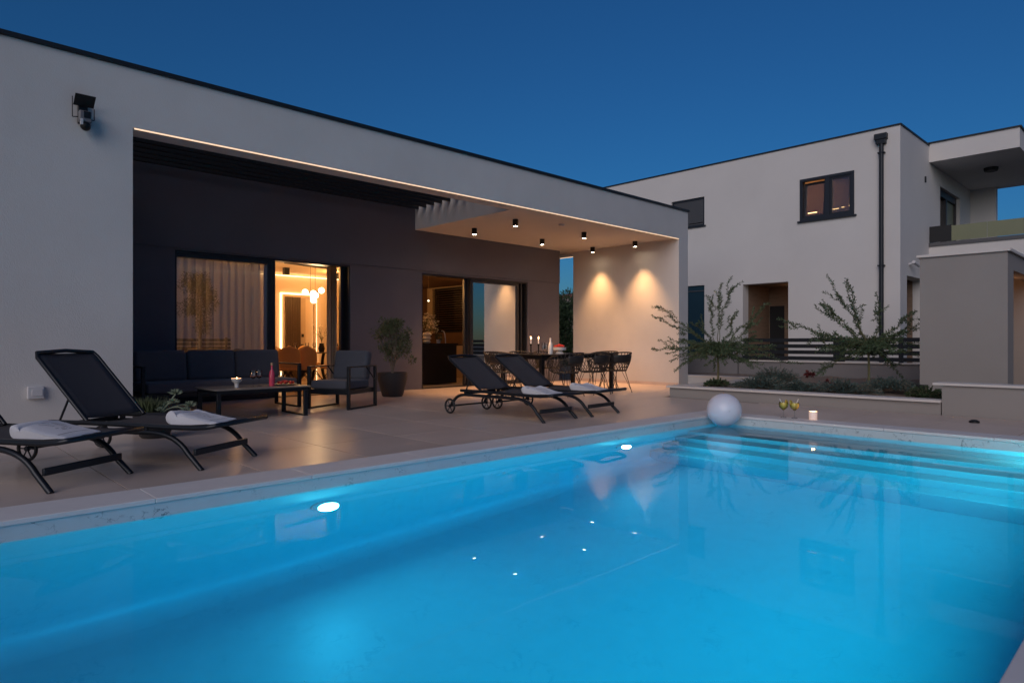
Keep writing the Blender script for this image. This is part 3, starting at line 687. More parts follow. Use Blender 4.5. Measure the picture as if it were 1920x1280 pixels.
tag(l1, 'black mesh sun lounger with steeply raised back, beside the low succulent bowl', 'sun lounger', GL)
l0 = dup(l1, (1.055, 5.29, 0), rot_of(-0.55, 0.835), 'black mesh sun lounger cut by the left picture edge, nearest to the pool corner', GL)
a1 = make_lounger(math.radians(33.5), 0.80)
a1.location = (6.10, 5.467, 0); a1.rotation_euler = (0, 0, rot_of(-0.07, 0.998))
tag(a1, 'black mesh sun lounger of the far pair, in front with its two wheels in view', 'sun lounger', GL)
b1 = dup(a1, (7.04, 5.49, 0), rot_of(-0.10, 0.995), 'black mesh sun lounger of the far pair, behind and nearer the dining table', GL)

def towel(loc, rz, label, seed):
    rnd = random.Random(seed)
    t = thing('folded_towel', label, 'towel', loc, rz, 'white towels on the loungers'); t.scale = (0.86, 0.86, 0.86)
    # closed cross-section swept along local x: a thick roll at +y, flattening to a tip at -y
    prof = []
    for k in range(14):
        a = math.radians(-100+k*20)
        prof.append((0.215+0.058*math.cos(a), 0.060+0.058*math.sin(a)))
    prof += [(0.13, 0.100), (0.06, 0.088), (-0.02, 0.070), (-0.10, 0.050), (-0.18, 0.034), (-0.235, 0.026), (-0.250, 0.014), (-0.235, 0.004), (-0.1, 0.002), (0.05, 0.002), (0.14, 0.004)]
    n = len(prof); ph = rnd.uniform(0, 6)
    m = MB(); nu = 18
    for i in range(nu+1):
        u = i/nu; x = (u-0.5)*0.46; e = 1-0.5*max(0, abs(u-0.5)*2-0.9)*10*0.35
        for j, (y, z) in enumerate(prof):
            wob = 0.010*noise.noise(Vector((x*9+ph, y*9, z*14)))
            m.v.append((x+0.02*noise.noise(Vector((y*7, z*9, ph))), y*e+wob+(x+0.22)*0.14*(1 if y < 0.1 else 0.3), max(0.002, z*(0.94+0.12*math.sin(u*5+ph))*e+wob*0.8)))
    for i in range(nu):
        for j in range(n): m.f.append((i*n+j, (i+1)*n+j, (i+1)*n+(j+1) % n, i*n+(j+1) % n))
    m.f.append(tuple(range(n))); m.f.append(tuple(nu*n+j for j in reversed(range(n))))
    m.build('cloth', M['towel'], t, smooth=True)
    def top(x, y):
        ys_ = [(0.13, 0.100), (0.06, 0.088), (-0.02, 0.070), (-0.10, 0.050), (-0.18, 0.034), (-0.235, 0.026)]
        yy = y-(x+0.22)*0.14
        for a, b in zip(ys_, ys_[1:]):
            if b[0] <= yy <= a[0]: z = b[1]+(a[1]-b[1])*(yy-b[0])/(a[0]-b[0]); break
        else: z = 0.1 if yy > 0.1 else 0.026
        return z*(0.94+0.12*math.sin((x/0.46+0.5)*5+ph))+0.006
    def strip(pts, wd):
        pts = [Vector(p) for p in pts]; q = MB()
        for a, b in zip(pts, pts[1:]):
            d = (b-a).normalized(); pr = Vector((-d.y, d.x))*wd/2
            q.poly([(p.x, p.y, top(p.x, p.y)) for p in (a-pr, b-pr, b+pr, a+pr)])
        return q
    def line(a, b, n=6): return [(a[0]+(b[0]-a[0])*i/n, a[1]+(b[1]-a[1])*i/n) for i in range(n+1)]
    pr = MB()
    strokes = [((-0.10, 0.11), (-0.04, 0.02)), ((-0.06, 0.12), (-0.02, 0.09)), ((0.03, 0.12), (0.05, -0.02)), ((0.03, 0.12), (0.11, 0.06)), ((-0.08, -0.03), (-0.05, -0.03)), ((-0.03, -0.035), (0.01, -0.03)), ((0.03, -0.05), (0.06, -0.045)), ((-0.05, -0.065), (0.0, -0.06))]
    for a, b in strokes:
        strip(line(a, b), 0.006).build('printed_stroke', M['ink'], t)
    strip(line((-0.20, -0.17), (0.19, -0.125), 10), 0.006).build('printed_stripe', M['ink'], t)
    return t
def on(l, y, x=0.0):
    r = l.rotation_euler[2]; return (l.location[0]+math.cos(r)*x-math.sin(r)*y, l.location[1]+math.sin(r)*x+math.cos(r)*y, 0.318)
towel(on(l1, 0.25, 0.02), l1.rotation_euler[2]+0.1, 'white printed towel rolled at one end, on the lounger by the low succulent bowl', 1)
towel(on(l0, 0.28), l0.rotation_euler[2]+0.05, 'white printed towel on the lounger cut by the left picture edge', 2)
towel(on(a1, 0.26), a1.rotation_euler[2]+0.05, 'white towel on the front lounger of the far pair', 3)
towel(on(b1, 0.24), b1.rotation_euler[2]-0.05, 'white towel on the rear lounger of the far pair, near the dining table', 4)

# lounge set -----------------------------------------------------
def cushion(x0, x1, y0, y1, z0, z1, name, t, b=0.03, mat='cushion'):
    return MB().box(x0, x1, y0, y1, z0, z1).build(name, M[mat], t, bevel=b, seg=4)
t = thing('sofa', 'three seat dark grey outdoor sofa with black frame below the left window', 'sofa', (2.40, 9.38, 0))
SX = 2.18
for s, x in ((0, 0.0), (1, SX-0.045)):
    a = MB().box(x, x+0.045, 0, 0.05, 0, 0.64).box(x, x+0.045, 0.80, 0.85, 0, 0.64).box(x, x+0.045, 0.05, 0.80, 0, 0.025).box(x, x+0.045, 0, 0.85, 0.641, 0.665)
    a.build('arm_frame', M['metal'], t, bevel=0.004)
MB().box(0.046, SX-0.046, 0.03, 0.80, 0.24, 0.30).build('seat_frame', M['metal'], t, bevel=0.004)
MB().box(0.046, SX-0.046, 0.80, 0.84, 0.30, 0.66).build('back_frame', M['metal'], t, bevel=0.004)
cushion(0.06, SX-0.06, 0.0, 0.78, 0.302, 0.445, 'seat_cushion', t, 0.035)
for i in range(3):
    x0_ = 0.06+i*0.685; m = MB().mbox(Matrix.Translation((x0_+0.342, 0.68, 0.645)) @ Matrix.Rotation(math.radians(-9), 4, 'X'), 0.675, 0.17, 0.44)
    m.build('back_cushion', M['cushion'], t, bevel=0.05, seg=4)
t = thing('armchair', 'dark grey cushioned armchair with black sled frame beside the coffee table', 'armchair', (5.03, 8.94, 0), math.radians(90+27))
# local: -y is back?  front faces +y
hw = 0.34
for s in (-1, 1):
    x = s*hw
    a = MB().box(x-0.02, x+0.02, 0.34, 0.39, 0, 0.61).box(x-0.02, x+0.02, -0.39, -0.34, 0, 0.61).box(x-0.02, x+0.02, -0.34, 0.34, 0, 0.025).box(x-0.02, x+0.02, -0.39, 0.39, 0.611, 0.63)
    a.tube([(x, -0.10, 0.62), (x, -0.36, 0.40)], 0.012, 6)
    a.build('arm_frame', M['metal'], t, bevel=0.004)
MB().box(-hw+0.021, hw-0.021, -0.36, 0.37, 0.22, 0.29).build('seat_frame', M['metal'], t, bevel=0.004)
cushion(-hw+0.03, hw-0.03, -0.25, 0.38, 0.292, 0.42, 'seat_cushion', t, 0.035, 'cushion2')
MB().mbox(Matrix.Translation((0, -0.26, 0.625)) @ Matrix.Rotation(math.radians(11), 4, 'X'), 0.60, 0.15, 0.46).build('back_cushion', M['cushion2'], t, bevel=0.05, seg=4)
# coffee table
t = thing('coffee_table', 'low rectangular coffee table with grey top and black metal legs', 'table', (2.90, 8.20, 0))
LX, LY = 1.24, 0.76
MB().box(0, LX, 0, LY, 0.385, 0.402).build('tabletop', M['tabletop'], t, bevel=0.003)
MB().box(0.03, LX-0.03, 0.03, LY-0.03, 0.345, 0.384).build('apron', M['metal'], t)
for x in (0.03, LX-0.08):
    MB().box(x, x+0.05, 0.03, 0.07, 0, 0.344).box(x, x+0.05, LY-0.07, LY-0.03, 0, 0.344).box(x, x+0.05, 0.07, LY-0.07, 0, 0.022).build('leg', M['metal'], t, bevel=0.003)
def onct(px_ang_x, y): return (px_ang_x, y, 0.403)
# things on it
t = thing('candle_bowl', 'lit candle in a white footed bowl on the coffee table', 'candle', (3.27, 8.50, 0.403))
MB().lathe([(0.028, 0), (0.028, 0.05), (0.03, 0.055), (0.062, 0.08), (0.068, 0.115), (0.062, 0.115), (0.055, 0.085), (0.0001, 0.082)], 20).build('bowl', M['porcelain'], t, smooth=True)
MB().lathe([(0.0001, 0.104), (0.058, 0.104)], 20).build('wax', M['wax'], t)
MB().lathe([(0.0001, 0.106), (0.006, 0.112), (0.004, 0.124), (0.0001, 0.135)], 8).build('flame', M['flame'], t)
light('candle_light', 'POINT', (0, 0, 0.15), 0.8, (1.0, 0.5, 0.2), (0, 0, 0), 0.02, t)
table_glass((3.47, 8.47, 0.403), 'left one of the two rose wine glasses on the coffee table', 0.21, True, M['palerose'], 'rose wine glasses on the coffee table')
table_glass((3.56, 8.50, 0.403), 'right one of the two rose wine glasses on the coffee table', 0.21, True, M['palerose'], 'rose wine glasses on the coffee table')
t = thing('wine_bottle', 'pink rose wine bottle with cork on the coffee table', 'bottle', (3.72, 8.47, 0.403))
MB().lathe([(0.036, 0), (0.037, 0.01), (0.037, 0.15), (0.030, 0.19), (0.013, 0.22), (0.013, 0.27)], 18).build('glass', M['rose'], t, smooth=True)
MB().lathe([(0.014, 0.271), (0.016, 0.275), (0.016, 0.305), (0.0001, 0.306)], 12).build('cork', M['cork'], t, smooth=True)
t = thing('fruit_plate', 'dark plate piled with strawberries on the coffee table', 'plate', (3.92, 8.50, 0.403))
MB().lathe([(0.09, 0), (0.15, 0.016), (0.15, 0.02), (0.09, 0.008), (0.0001, 0.008)], 24).build('plate', M['tabletop'], t, smooth=True)
for i in range(14):
    a = i*2.4; r = 0.028*math.sqrt(i); MB().lathe([(0.0001, -0.02), (0.012, -0.012), (0.020, 0.004), (0.015, 0.018), (0.0001, 0.021)], 9, (r*math.cos(a), r*math.sin(a), 0.03+0.02*(1-r*8))).build('strawberry', M['red'], t, smooth=True)

# olive in pot ---------------------------------------------------
def leafy_tree(t, base, trunks, clumps, leafmat, stemmat, leafn, ln, wd, rball, seed=1):
    random.seed(seed); st = MB(); lf = MB()
    for p in clumps:
        src = random.choice(trunks); mid = Vector(src)*0.5+Vector(p)*0.5+Vector((random.gauss(0, .03), random.gauss(0, .03), 0.03))
        st.tube(bez(src, mid, p, 5), [0.006, 0.005, 0.005, 0.004, 0.003, 0.002], 5)
        foliage_ball(lf, p, rball*random.uniform(.6, 1.1), int(leafn*random.uniform(.6, 1.3)), ln, wd)
    for q in trunks: st.tube(bez(base, (base[0]*0.5+q[0]*0.2, base[1]*.5+q[1]*0.2, (base[2]+q[2])*0.55), q, 6), [0.017, 0.015, 0.013, 0.012, 0.010, 0.008, 0.006], 7)
    st.build('branches', stemmat, t, smooth=True); lf.build('foliage', leafmat, t)
t = thing('olive_tree', 'small potted olive tree in a charcoal pot against the dark wall between the doors', 'tree', (6.70, 10.12, 0))
MB().lathe([(0.17, 0), (0.19, 0.02), (0.265, 0.30), (0.275, 0.43), (0.262, 0.435), (0.25, 0.40), (0.0001, 0.38)], 32).build('pot', M['pot'], t, smooth=True)
cl = []
random.seed(5)
for i in range(64):
    a = random.uniform(0, 2*PI); h = random.uniform(0.72, 1.36); r = random.uniform(0.03, 0.30)*(1.0 if h < 1.2 else 0.75)
    cl.append((r*math.cos(a)*1.05, r*math.sin(a)*1.05, h))
cl += [(0.34, 0.1, 0.82), (0.30, -0.2, 0.66), (0.33, -0.05, 1.0), (-0.3, .1, 1.15)]
leafy_tree(t, (0, 0, 0.38), [(-0.10, 0.05, 0.78), (0.08, -0.06, 0.82), (0.12, 0.1, 0.75), (-0.02, -0.1, 0.72), (0.0, 0.05, 0.9), (0.05, -0.12, 0.7)], cl, M['leaf'], M['bark'], 60, 0.055, 0.017, 0.085, 5)
# low bowl with succulents
t = thing('succulent_bowl', 'low dark planter bowl with grassy plant and pale drooping succulents behind the left lounger', 'planter', (2.02, 7.42, 0))
MB().lathe([(0.12, 0), (0.14, 0.02), (0.20, 0.22), (0.205, 0.27), (0.19, 0.27), (0.185, 0.24), (0.0001, 0.24)], 28).build('bowl', M['pot'], t, smooth=True)
m = MB(); random.seed(8)
for i in range(420):
    a = random.uniform(0, 2*PI); r = random.uniform(0, 0.14)*random.random()**0.3; p = Vector((-0.05+r*math.cos(a), 0.03+r*math.sin(a), 0.25))
    d = Vector((math.cos(a)*r*3.0+random.gauss(0, .25), math.sin(a)*r*3+random.gauss(0, .25), 1)); m.leaf(p, d, random.uniform(0.08, 0.20), 0.008)
m.build('grass_plant', M['leaf'], t)
def rosette(m, c, r, ax=(0, 0, 1), n=16):
    ax = Vector(ax).normalized(); a0 = ax.orthogonal().normalized(); b0 = ax.cross(a0)
    for k in range(n):
        a = k*2.399; e = 0.25+0.75*k/n; d = (a0*math.cos(a)+b0*math.sin(a))*e+ax*(1.2-e); m.leaf(c, d, r*(0.6+0.5*e), r*0.32, up=ax.cross(d))
m = MB(); sg = MB()
for (c, r) in (((0.17, -0.10, 0.44), 0.08), ((0.13, -0.14, 0.36), 0.06), ((0.30, -0.13, 0.31), 0.08), ((0.24, -0.2, 0.27), 0.06), ((0.20, 0.02, 0.34), 0.06), ((0.0, -0.18, 0.29), 0.05), ((0.10, -0.04, 0.33), 0.05)):
    rosette(m, Vector(c), r); sg.tube(bez((0.05, -0.05, 0.25), (c[0]*0.7, c[1]*0.7, 0.36), c, 5), 0.008, 6)
m.build('succulent', M['succ'], t, solid=0.004); sg.build('stems', M['succ'], t)

# outdoor dining ------------------------------------------------------
t = thing('garden_table', 'long black garden dining table in front of the terrace end wall', 'table', (8.68, 8.24, 0))
TX, TY = 2.25, 1.22
MB().box(0, TX, 0, TY, 0.735, 0.755).build('tabletop', M['black'], t, bevel=0.004)
MB().box(0.06, TX-0.06, 0.06, 0.10, 0.67, 0.734).box(0.06, TX-0.06, TY-0.10, TY-0.06, 0.67, 0.734).box(0.06, 0.1, 0.10, TY-0.10, 0.67, 0.734).box(TX-0.1, TX-0.06, 0.10, TY-0.10, 0.67, 0.734).build('apron', M['black'], t)
for x in (0.05, TX-0.12):
    for y in (0.05, TY-0.12): MB().box(x, x+0.07, y, y+0.07, 0, 0.669).build('leg', M['black'], t)
def wickerchair():
    t = thing('wicker_chair', 'x', 'chair', (0, 0, 0))
    # shell: opening to +y, rim dips at the front
    def rim(a):                      # a: 0 at back, +-PI*0.80 at front ends
        k = abs(a)/(PI*0.8); return (0.335*math.sin(a), -0.32*math.cos(a), 0.79-0.15*k**2.2)
    def seat(a): return (0.235*math.sin(a), -0.22*math.cos(a)+0.0, 0.43)
    rp = [rim(-PI*0.8+PI*1.6*i/24) for i in range(25)]
    fr = MB().tube(rp, 0.013, 7).tube([seat(2*PI*i/24) for i in range(24)], 0.011, 7, closed=True)
    fr.tube(bez(rp[0], (rp[0][0]*0.95, rp[0][1]+0.06, 0.5), seat(-PI*0.8), 5), 0.012, 6).tube(bez(rp[-1], (rp[-1][0]*0.95, rp[-1][1]+0.06, 0.5), seat(PI*0.8), 5), 0.012, 6)
    fr.build('rim', M['wicker'], t, smooth=True)
    ws = MB(); N_ = 22; tw = 0.55
    for i in range(N_+1):
        a = -PI*0.78+PI*1.56*i/N_
        for s in (-1, 1):
            pts = []
            for k in range(6):
                q = k/5; q_ = 0; aa = max(-PI*0.8, min(PI*0.8, a+s*tw*(q-0.5))); A = Vector(rim(aa)); B = Vector(seat(aa)); pts.append(B.lerp(A, q)+Vector((math.sin(aa), -math.cos(aa), 0))*0.025*math.sin(q*PI))
            ws.tube(pts, 0.0055, 4, cap=False)
    # woven headband (solid part on the back)
    def hb(u, q):
        aa = -0.75+1.5*u; A = Vector(rim(aa)); B = Vector(seat(aa)); r = 0.42+0.45*q; return B.lerp(A, r)+Vector((math.sin(aa), -math.cos(aa), 0))*(0.025*math.sin(r*PI)+0.006)
    ws.build('woven_side', M['wicker'], t)
    MB().grid(hb, 12, 4).build('woven_back', M['wicker'], t, smooth=True, solid=0.008)
    sb = MB()
    for i in range(13):
        x = -0.21+0.42*i/12; yy = 0.22*math.sqrt(max(0.02, 1-(x/0.235)**2)); sb.tube([(x, -yy, 0.432), (x, 0, 0.42), (x, yy, 0.432)], 0.009, 5)
    sb.build('seat', M['wicker'], t)
    for s in (-1, 1):
        for r in (-1, 1):
            MB().tube([(s*0.15, r*0.14, 0.425), (s*0.24, r*0.24, 0.0)], 0.007, 6).tube([(s*0.06, r*0.15, 0.425), (s*0.235, r*0.235, 0.03)], 0.005, 5).build('leg', M['wicker'], t)
    return t
wc = wickerchair(); GW = 'wicker chairs around the garden table'
cs_ = [((8.98, 7.93), 0.05, 'black wicker chair on the pool side of the garden table, left of three'), ((9.72, 7.90), -0.05, 'black wicker chair on the pool side of the garden table, middle of three'),
       ((10.42, 7.92), -0.25, 'black wicker chair on the pool side of the garden table, right of three'), ((11.22, 8.85), PI/2, 'black wicker chair at the end of the garden table by the end wall'),
       ((8.36, 8.85), -PI/2, 'black wicker chair at the end of the garden table by the kitchen door'), ((9.05, 9.76), PI, 'black wicker chair on the wall side of the garden table, left of three'),
       ((9.78, 9.78), PI, 'black wicker chair on the wall side of the garden table, middle of three'), ((10.5, 9.76), PI, 'black wicker chair on the wall side of the garden table, right of three')]
for i, ((x, y), r, lb) in enumerate(cs_):
    if i == 0: wc.location = (x, y, 0); wc.rotation_euler = (0, 0, r); tag(wc, lb, 'chair', GW)
    else: dup(wc, (x, y, 0), r, lb, GW)
def candle(loc, lb):
    t = thing('candlestick', lb, 'candle', loc, 0, 'lit candles on the garden table')
    MB().lathe([(0.04, 0), (0.04, 0.01), (0.012, 0.02), (0.012, 0.16), (0.024, 0.18), (0.024, 0.20), (0.0001, 0.20)], 14).build('holder', M['black'], t, smooth=True)
    MB().lathe([(0.011, 0.20), (0.011, 0.285), (0.0001, 0.286)], 10).build('candle', M['wax'], t)
    MB().lathe([(0.0001, 0.288), (0.010, 0.305), (0.007, 0.325), (0.0001, 0.345)], 8).build('flame', M['flame'], t, smooth=True)
    light('candle_light', 'POINT', (0, 0, 0.33), 1.0, (1.0, 0.45, 0.16), (0, 0, 0), 0.02, t)
candle((9.02, 8.86, 0.756), 'left black candlestick with lit candle on the garden table')
candle((9.17, 8.80, 0.756), 'right black candlestick with lit candle on the garden table, beside the glasses')
def flute(loc, lb): 
    t = thing('champagne_glass', lb, 'glass', loc, 0, 'champagne glasses on the garden table'); MB().lathe([(0.03, 0), (0.004, 0.006), (0.004, 0.07), (0.028, 0.12), (0.030, 0.22), (0.027, 0.22), (0.025, 0.12), (0.0001, 0.08)], 14).build('glass', M['clear'], t, smooth=True)
    MB().lathe([(0.0001, 0.083), (0.024, 0.122), (0.026, 0.17), (0.0001, 0.17)], 12).build('drink', M['porcelain'], t, smooth=True)
flute((9.22, 8.72, 0.756), 'left champagne glass beside the silver bottle on the garden table')
flute((9.32, 8.74, 0.756), 'right champagne glass beside the silver bottle on the garden table')
t = thing('champagne_bottle', 'pale silver champagne bottle on the garden table', 'bottle', (9.36, 8.66, 0.756))
MB().lathe([(0.044, 0), (0.046, 0.02), (0.046, 0.15), (0.03, 0.21), (0.017, 0.25), (0.017, 0.31), (0.0001, 0.315)], 18).build('glass', M['porcelain'], t, smooth=True)
t = thing('fruit_bowl', 'white footed bowl heaped with strawberries at the right of the garden table', 'bowl', (9.80, 8.82, 0.756))
MB().lathe([(0.09, 0), (0.06, 0.04), (0.055, 0.06), (0.13, 0.075), (0.135, 0.13), (0.12, 0.13), (0.11, 0.09), (0.0001, 0.085)], 24).build('bowl', M['porcelain'], t, smooth=True)
for i in range(18):
    a = i*2.4; r = 0.025*math.sqrt(i); MB().lathe([(0.0001, -0.022), (0.014, -0.012), (0.024, 0.004), (0.017, 0.02), (0.0001, 0.024)], 9, (r*math.cos(a), r*math.sin(a), 0.135+0.04*(1-r*8))).build('strawberry', M['red'], t, smooth=True)

# by the pool -----------------------------------------------------------
t = thing('beach_ball', 'large white inflatable ball floating in the far corner of the pool', 'ball', (7.955, 4.262, 0.095))
bm_ = MB().sphere((0, 0, 0), 0.222, 48, 28, 0.97); bo = bm_.build('ball', M['ball'], t, smooth=True)
MB().lathe([(0.012, 0), (0.010, 0.008), (0.0001, 0.009)], 12, (0, 0, 0)).build('valve', M['plastic_white'], t, smooth=True).location = (-0.157, -0.157, 0.0)
def cocktail(loc, lb, lean):
    t = thing('cocktail_glass', lb, 'cocktail glass', loc, 0, 'yellow cocktails on the pool edge')
    MB().lathe([(0.038, 0), (0.037, 0.003), (0.005, 0.008), (0.004, 0.09), (0.02, 0.105), (0.052, 0.135), (0.058, 0.17), (0.052, 0.20), (0.050, 0.20), (0.056, 0.17), (0.050, 0.137), (0.018, 0.108), (0.0001, 0.10)], 20).build('glass', M['clear'], t, smooth=True)
    MB().lathe([(0.0001, 0.101), (0.019, 0.107), (0.0505, 0.137), (0.0565, 0.168), (0.0525, 0.195), (0.0001, 0.196)], 20).build('drink', M['drink'], t, smooth=True)
    MB().tube([(0, 0, 0.13), (lean*0.035, -lean*0.035, 0.245)], 0.004, 6).build('straw', M['porcelain'], t)
    MB().lathe([(0.0001, -0.003), (0.038, -0.003), (0.038, 0.003), (0.0001, 0.003)], 14).build('lemon_slice', M['lime'], t).matrix_local = Matrix.Translation((-0.03*lean, 0.03*lean, 0.195)) @ Matrix.Rotation(1.3, 4, 'X')
cocktail((8.44, 3.69, 0.004), 'yellow cocktail with straw on the pool edge, left and next to the ball', -1)
cocktail((8.47, 3.56, 0.004), 'yellow cocktail with straw on the pool edge, right and next to the candle jar', 1)
t = thing('candle_jar', 'lit candle in a frosted glass jar on the far pool edge', 'candle', (8.48, 3.33, 0.004))
MB().lathe([(0.048, 0), (0.05, 0.004), (0.05, 0.105), (0.046, 0.105), (0.044, 0.07), (0.0001, 0.068)], 24).build('jar', M['wax'], t, smooth=True)
MB().lathe([(0.0001, 0.072), (0.008, 0.082), (0.006, 0.095), (0.0001, 0.108)], 8).build('flame', M['flame'], t, smooth=True)
light('candle_light', 'POINT', (0, 0, 0.12), 0.5, (1.0, 0.5, 0.2), (0, 0, 0), 0.02, t)
t = thing('floor_spot', 'small round black fitting on the tiles in front of the low right wall', 'floor fitting', (9.60, 1.85, 0))
MB().lathe([(0.055, 0.0), (0.055, 0.02), (0.03, 0.035), (0.0001, 0.036)], 18).build('cover', M['black'], t, smooth=True)

# ============================================================ GARDEN BED AND WALLS
t = thing('garden_planter', 'long low raised planter with pale stone cap behind the pool', 'planter', (0, 0, 0))
MB().box(10.29, 10.50, 2.36, 6.58, -0.02, 0.165).box(10.50, 13.3, 6.36, 6.58, -0.02, 0.165).build('planter_wall', M['shed'], t)
cm = MB()
for i in range(4):
    a = 2.352+(6.63-2.352)*i/4; b = 2.352+(6.63-2.352)*(i+1)/4-0.002
    MB().box(10.24, 10.54, a, b, 0.166, 0.20).build('cap_stone', M['cap'], t, bevel=0.004)
MB().box(10.542, 13.3, 6.33, 6.63, 0.166, 0.20).build('cap_stone', M['cap'], t, bevel=0.004)
bedm = MB().grid(lambda u, q: (10.5+5.0*u, 2.37+3.98*q, 0.10+0.10*u+0.05*noise.noise(Vector((u*12, q*9, 0)))), 24, 20)
bedm.grid(lambda u, q: (13.36+2.06*u, 6.351+5.1*q, 0.157+0.041*u+0.04*noise.noise(Vector((u*6, q*9, 3)))), 12, 20)
tag(bedm.build('garden_bed', M['gravelsoil']), **S)
t = thing('low_wall', 'low grey wall with pale cap to the right of the planter', 'wall', (0, 0, 0))
MB().box(10.30, 10.55, -4.2, 2.348, -0.02, 0.40).build('wall', M['shed'], t)
MB().box(10.26, 10.59, -4.2, 2.45, 0.401, 0.435).build('cap', M['cap'], t, bevel=0.004)
t = thing('low_wall', 'short beige parapet beside the villa corner behind the feathery shrub', 'wall', (0, 0, 0))
MB().box(13.36, 13.6, 5.6, 9.6, 0, 0.20).build('wall', M['near_wall'], t)
MB().box(13.35, 13.64, 5.6, 9.6, 0.201, 0.235).build('cap', M['cap'], t, bevel=0.004)
t = thing('retaining_wall', 'grey garden wall carrying the slatted fence behind the shrubs', 'wall', (0, 0, 0))
MB().box(15.5, 15.7, 2.2, 7.9, 0, 0.52).build('wall', M['retwall'], t)
MB().box(15.46, 15.74, 2.2, 7.9, 0.521, 0.55).build('cap', M['cap'], t)
MB().box(15.42, 15.7, 7.905, 11.5, 0, 0.70).build('high_wall', M['retwall'], t)
t = thing('slat_fence', 'dark horizontal slat fence on top of the grey garden wall', 'fence', (15.6, 0, 0.55))
slm = MB().box(-0.012, 0.012, 2.25, 7.85, 0, 0.088).mesh('slat', M['trim'])
for i in range(4): share('slat', slm, (0, 0, 0.02+0.142*i), t)
for y in (2.4, 4.3, 5.55, 7.75): MB().box(-0.03, 0.03, y-0.12 if y == 5.55 else y-0.04, y+0.12 if y == 5.55 else y+0.04, 0, 0.55).build('post', M['trim'], t)
# grey outbuilding on the right
t = thing('outbuilding', 'grey rendered outbuilding with pale cap at the right edge', 'building', (12.0, 0, 0))
MB().box(0, 0.3, 1.90, 3.04, 0, 2.33).box(0.3, 3.6, 2.80, 3.04, 0, 2.33).box(0.3, 0.45, 1.90, 2.12, 0, 2.33).box(0.45, 3.6, 1.90, 2.12, 2.08, 2.33).box(3.3, 3.6, 2.121, 2.799, 0, 2.33).build('wall', M['shed'], t)
MB().box(0.302, 3.29, 2.78, 2.799, 0, 2.33).build('inner_wall', M['stone_clad'], t)
MB().box(-0.04, 3.64, 1.86, 3.08, 2.331, 2.375).build('cap', M['cap'], t, bevel=0.004)
light('outbuilding_light', 'POINT', (1.9, 2.45, 2.0), 9, (1.0, 0.45, 0.2), (0, 0, 0), 0.05, t)

# shrubs -------------------------------------------------------------
CR = Vector((math.sin(YAW), -math.cos(YAW), 0)); CF = Vector((math.cos(YAW), math.sin(YAW), 0))
def feathery(loc, label, trunk_h, tips, core_n, seed, corew=(0.95, 0.22)):
    random.seed(seed); t = thing('feathery_shrub', label, 'shrub', loc, 0, 'feathery shrubs in the raised planter')
    MB().tube([(0, 0, 0), (0.01, 0, trunk_h*0.5), (0, 0.01, trunk_h)], [0.022, 0.02, 0.016], 8).build('trunk', M['stem'], t, smooth=True)
    br = MB(); lf = MB(); top = Vector((0, 0, trunk_h))
    def branch(p0, tip, sag, lw=0.068, dens=0.0065, rr=0.007, skip=0.25):
        p0 = Vector(p0); tip = Vector(tip); L0 = (tip-p0).length; mid = p0.lerp(tip, 0.5)+Vector((random.gauss(0, .07)*L0, random.gauss(0, .07)*L0, sag)); n = 14
        pts = bez(p0, mid, tip, n); ph = random.uniform(0, 50)
        pts = [q+Vector((noise.noise(q*5+Vector((ph, 0, 0))), noise.noise(q*5+Vector((0, ph, 0))), noise.noise(q*5+Vector((0, 0, ph)))))*0.07*min(1, i/4) for i, q in enumerate(pts)]; br.tube(pts, [rr*(1-0.8*i/n)+0.001 for i in range(n+1)], 5)
        L_ = (tip-p0).length; k = int(L_/dens)
        for i in range(k):
            u = skip+(1-skip)*i/k; j = min(n-1, int(u*n)); q = pts[j].lerp(pts[j+1], u*n-j); d = (pts[j+1]-pts[j]).normalized()
            o = d.orthogonal(); o.rotate(Matrix.Rotation(random.uniform(0, 2*PI), 3, d)); lf.leaf(q, d*0.8+o, lw*random.uniform(.6, 1.2)*(1.1-0.4*u), 0.017)
    for (r, z, sag) in tips:
        dep = random.uniform(-0.45, 0.45); tip = CR*r+CF*dep+Vector((0, 0, z)); branch(top, tip, sag)
        for _ in range(4):
            u = random.uniform(0.45, 0.85); q = top.lerp(tip, u)+Vector((0, 0, sag*0.5*(1-abs(2*u-1)))); d = (tip-top).normalized()
            e = q+d*random.uniform(.12, .3)+Vector((random.gauss(0, .09), random.gauss(0, .09), random.gauss(0.02, .08))); branch(q, e, 0.0, 0.058, 0.008, 0.003, 0.1)
    for _ in range(core_n):
        a = random.uniform(0, 2*PI); r = abs(random.gauss(0, 1))*corew[0]*0.5; z = trunk_h+random.gauss(0.02, corew[1]*0.55)-0.10*r
        e = Vector((math.cos(a)*r, math.sin(a)*r, z)); branch(top+Vector((0, 0, random.uniform(-.05, .1))), e, random.uniform(0.0, 0.1), 0.062, 0.008, 0.004, 0.2)
    br.build('branches', M['stem'], t); lf.build('foliage', M['leaf2'], t)
feathery((12.0, 6.56, 0.15), 'feathery green shrub with long twigs in the planter, next to the villa corner', 0.70,
         [(-1.35, 0.70, 0.02), (-1.15, 1.62, 0.0), (-1.28, 1.38, -0.05), (-0.95, 0.28, 0.12), (0.15, 2.05, 0.1), (0.25, 1.95, 0.35), (-0.05, 1.75, 0.05), (0.98, 1.65, -0.05), (0.75, 1.25, 0.0), (1.15, 0.72, 0.05), (0.45, 1.45, -0.1), (0.6, 0.35, 0.1), (-0.5, 1.2, 0), (-0.75, 0.85, 0.05), (0.85, 0.95, 0.05)], 150, 11, (1.10, 0.20))
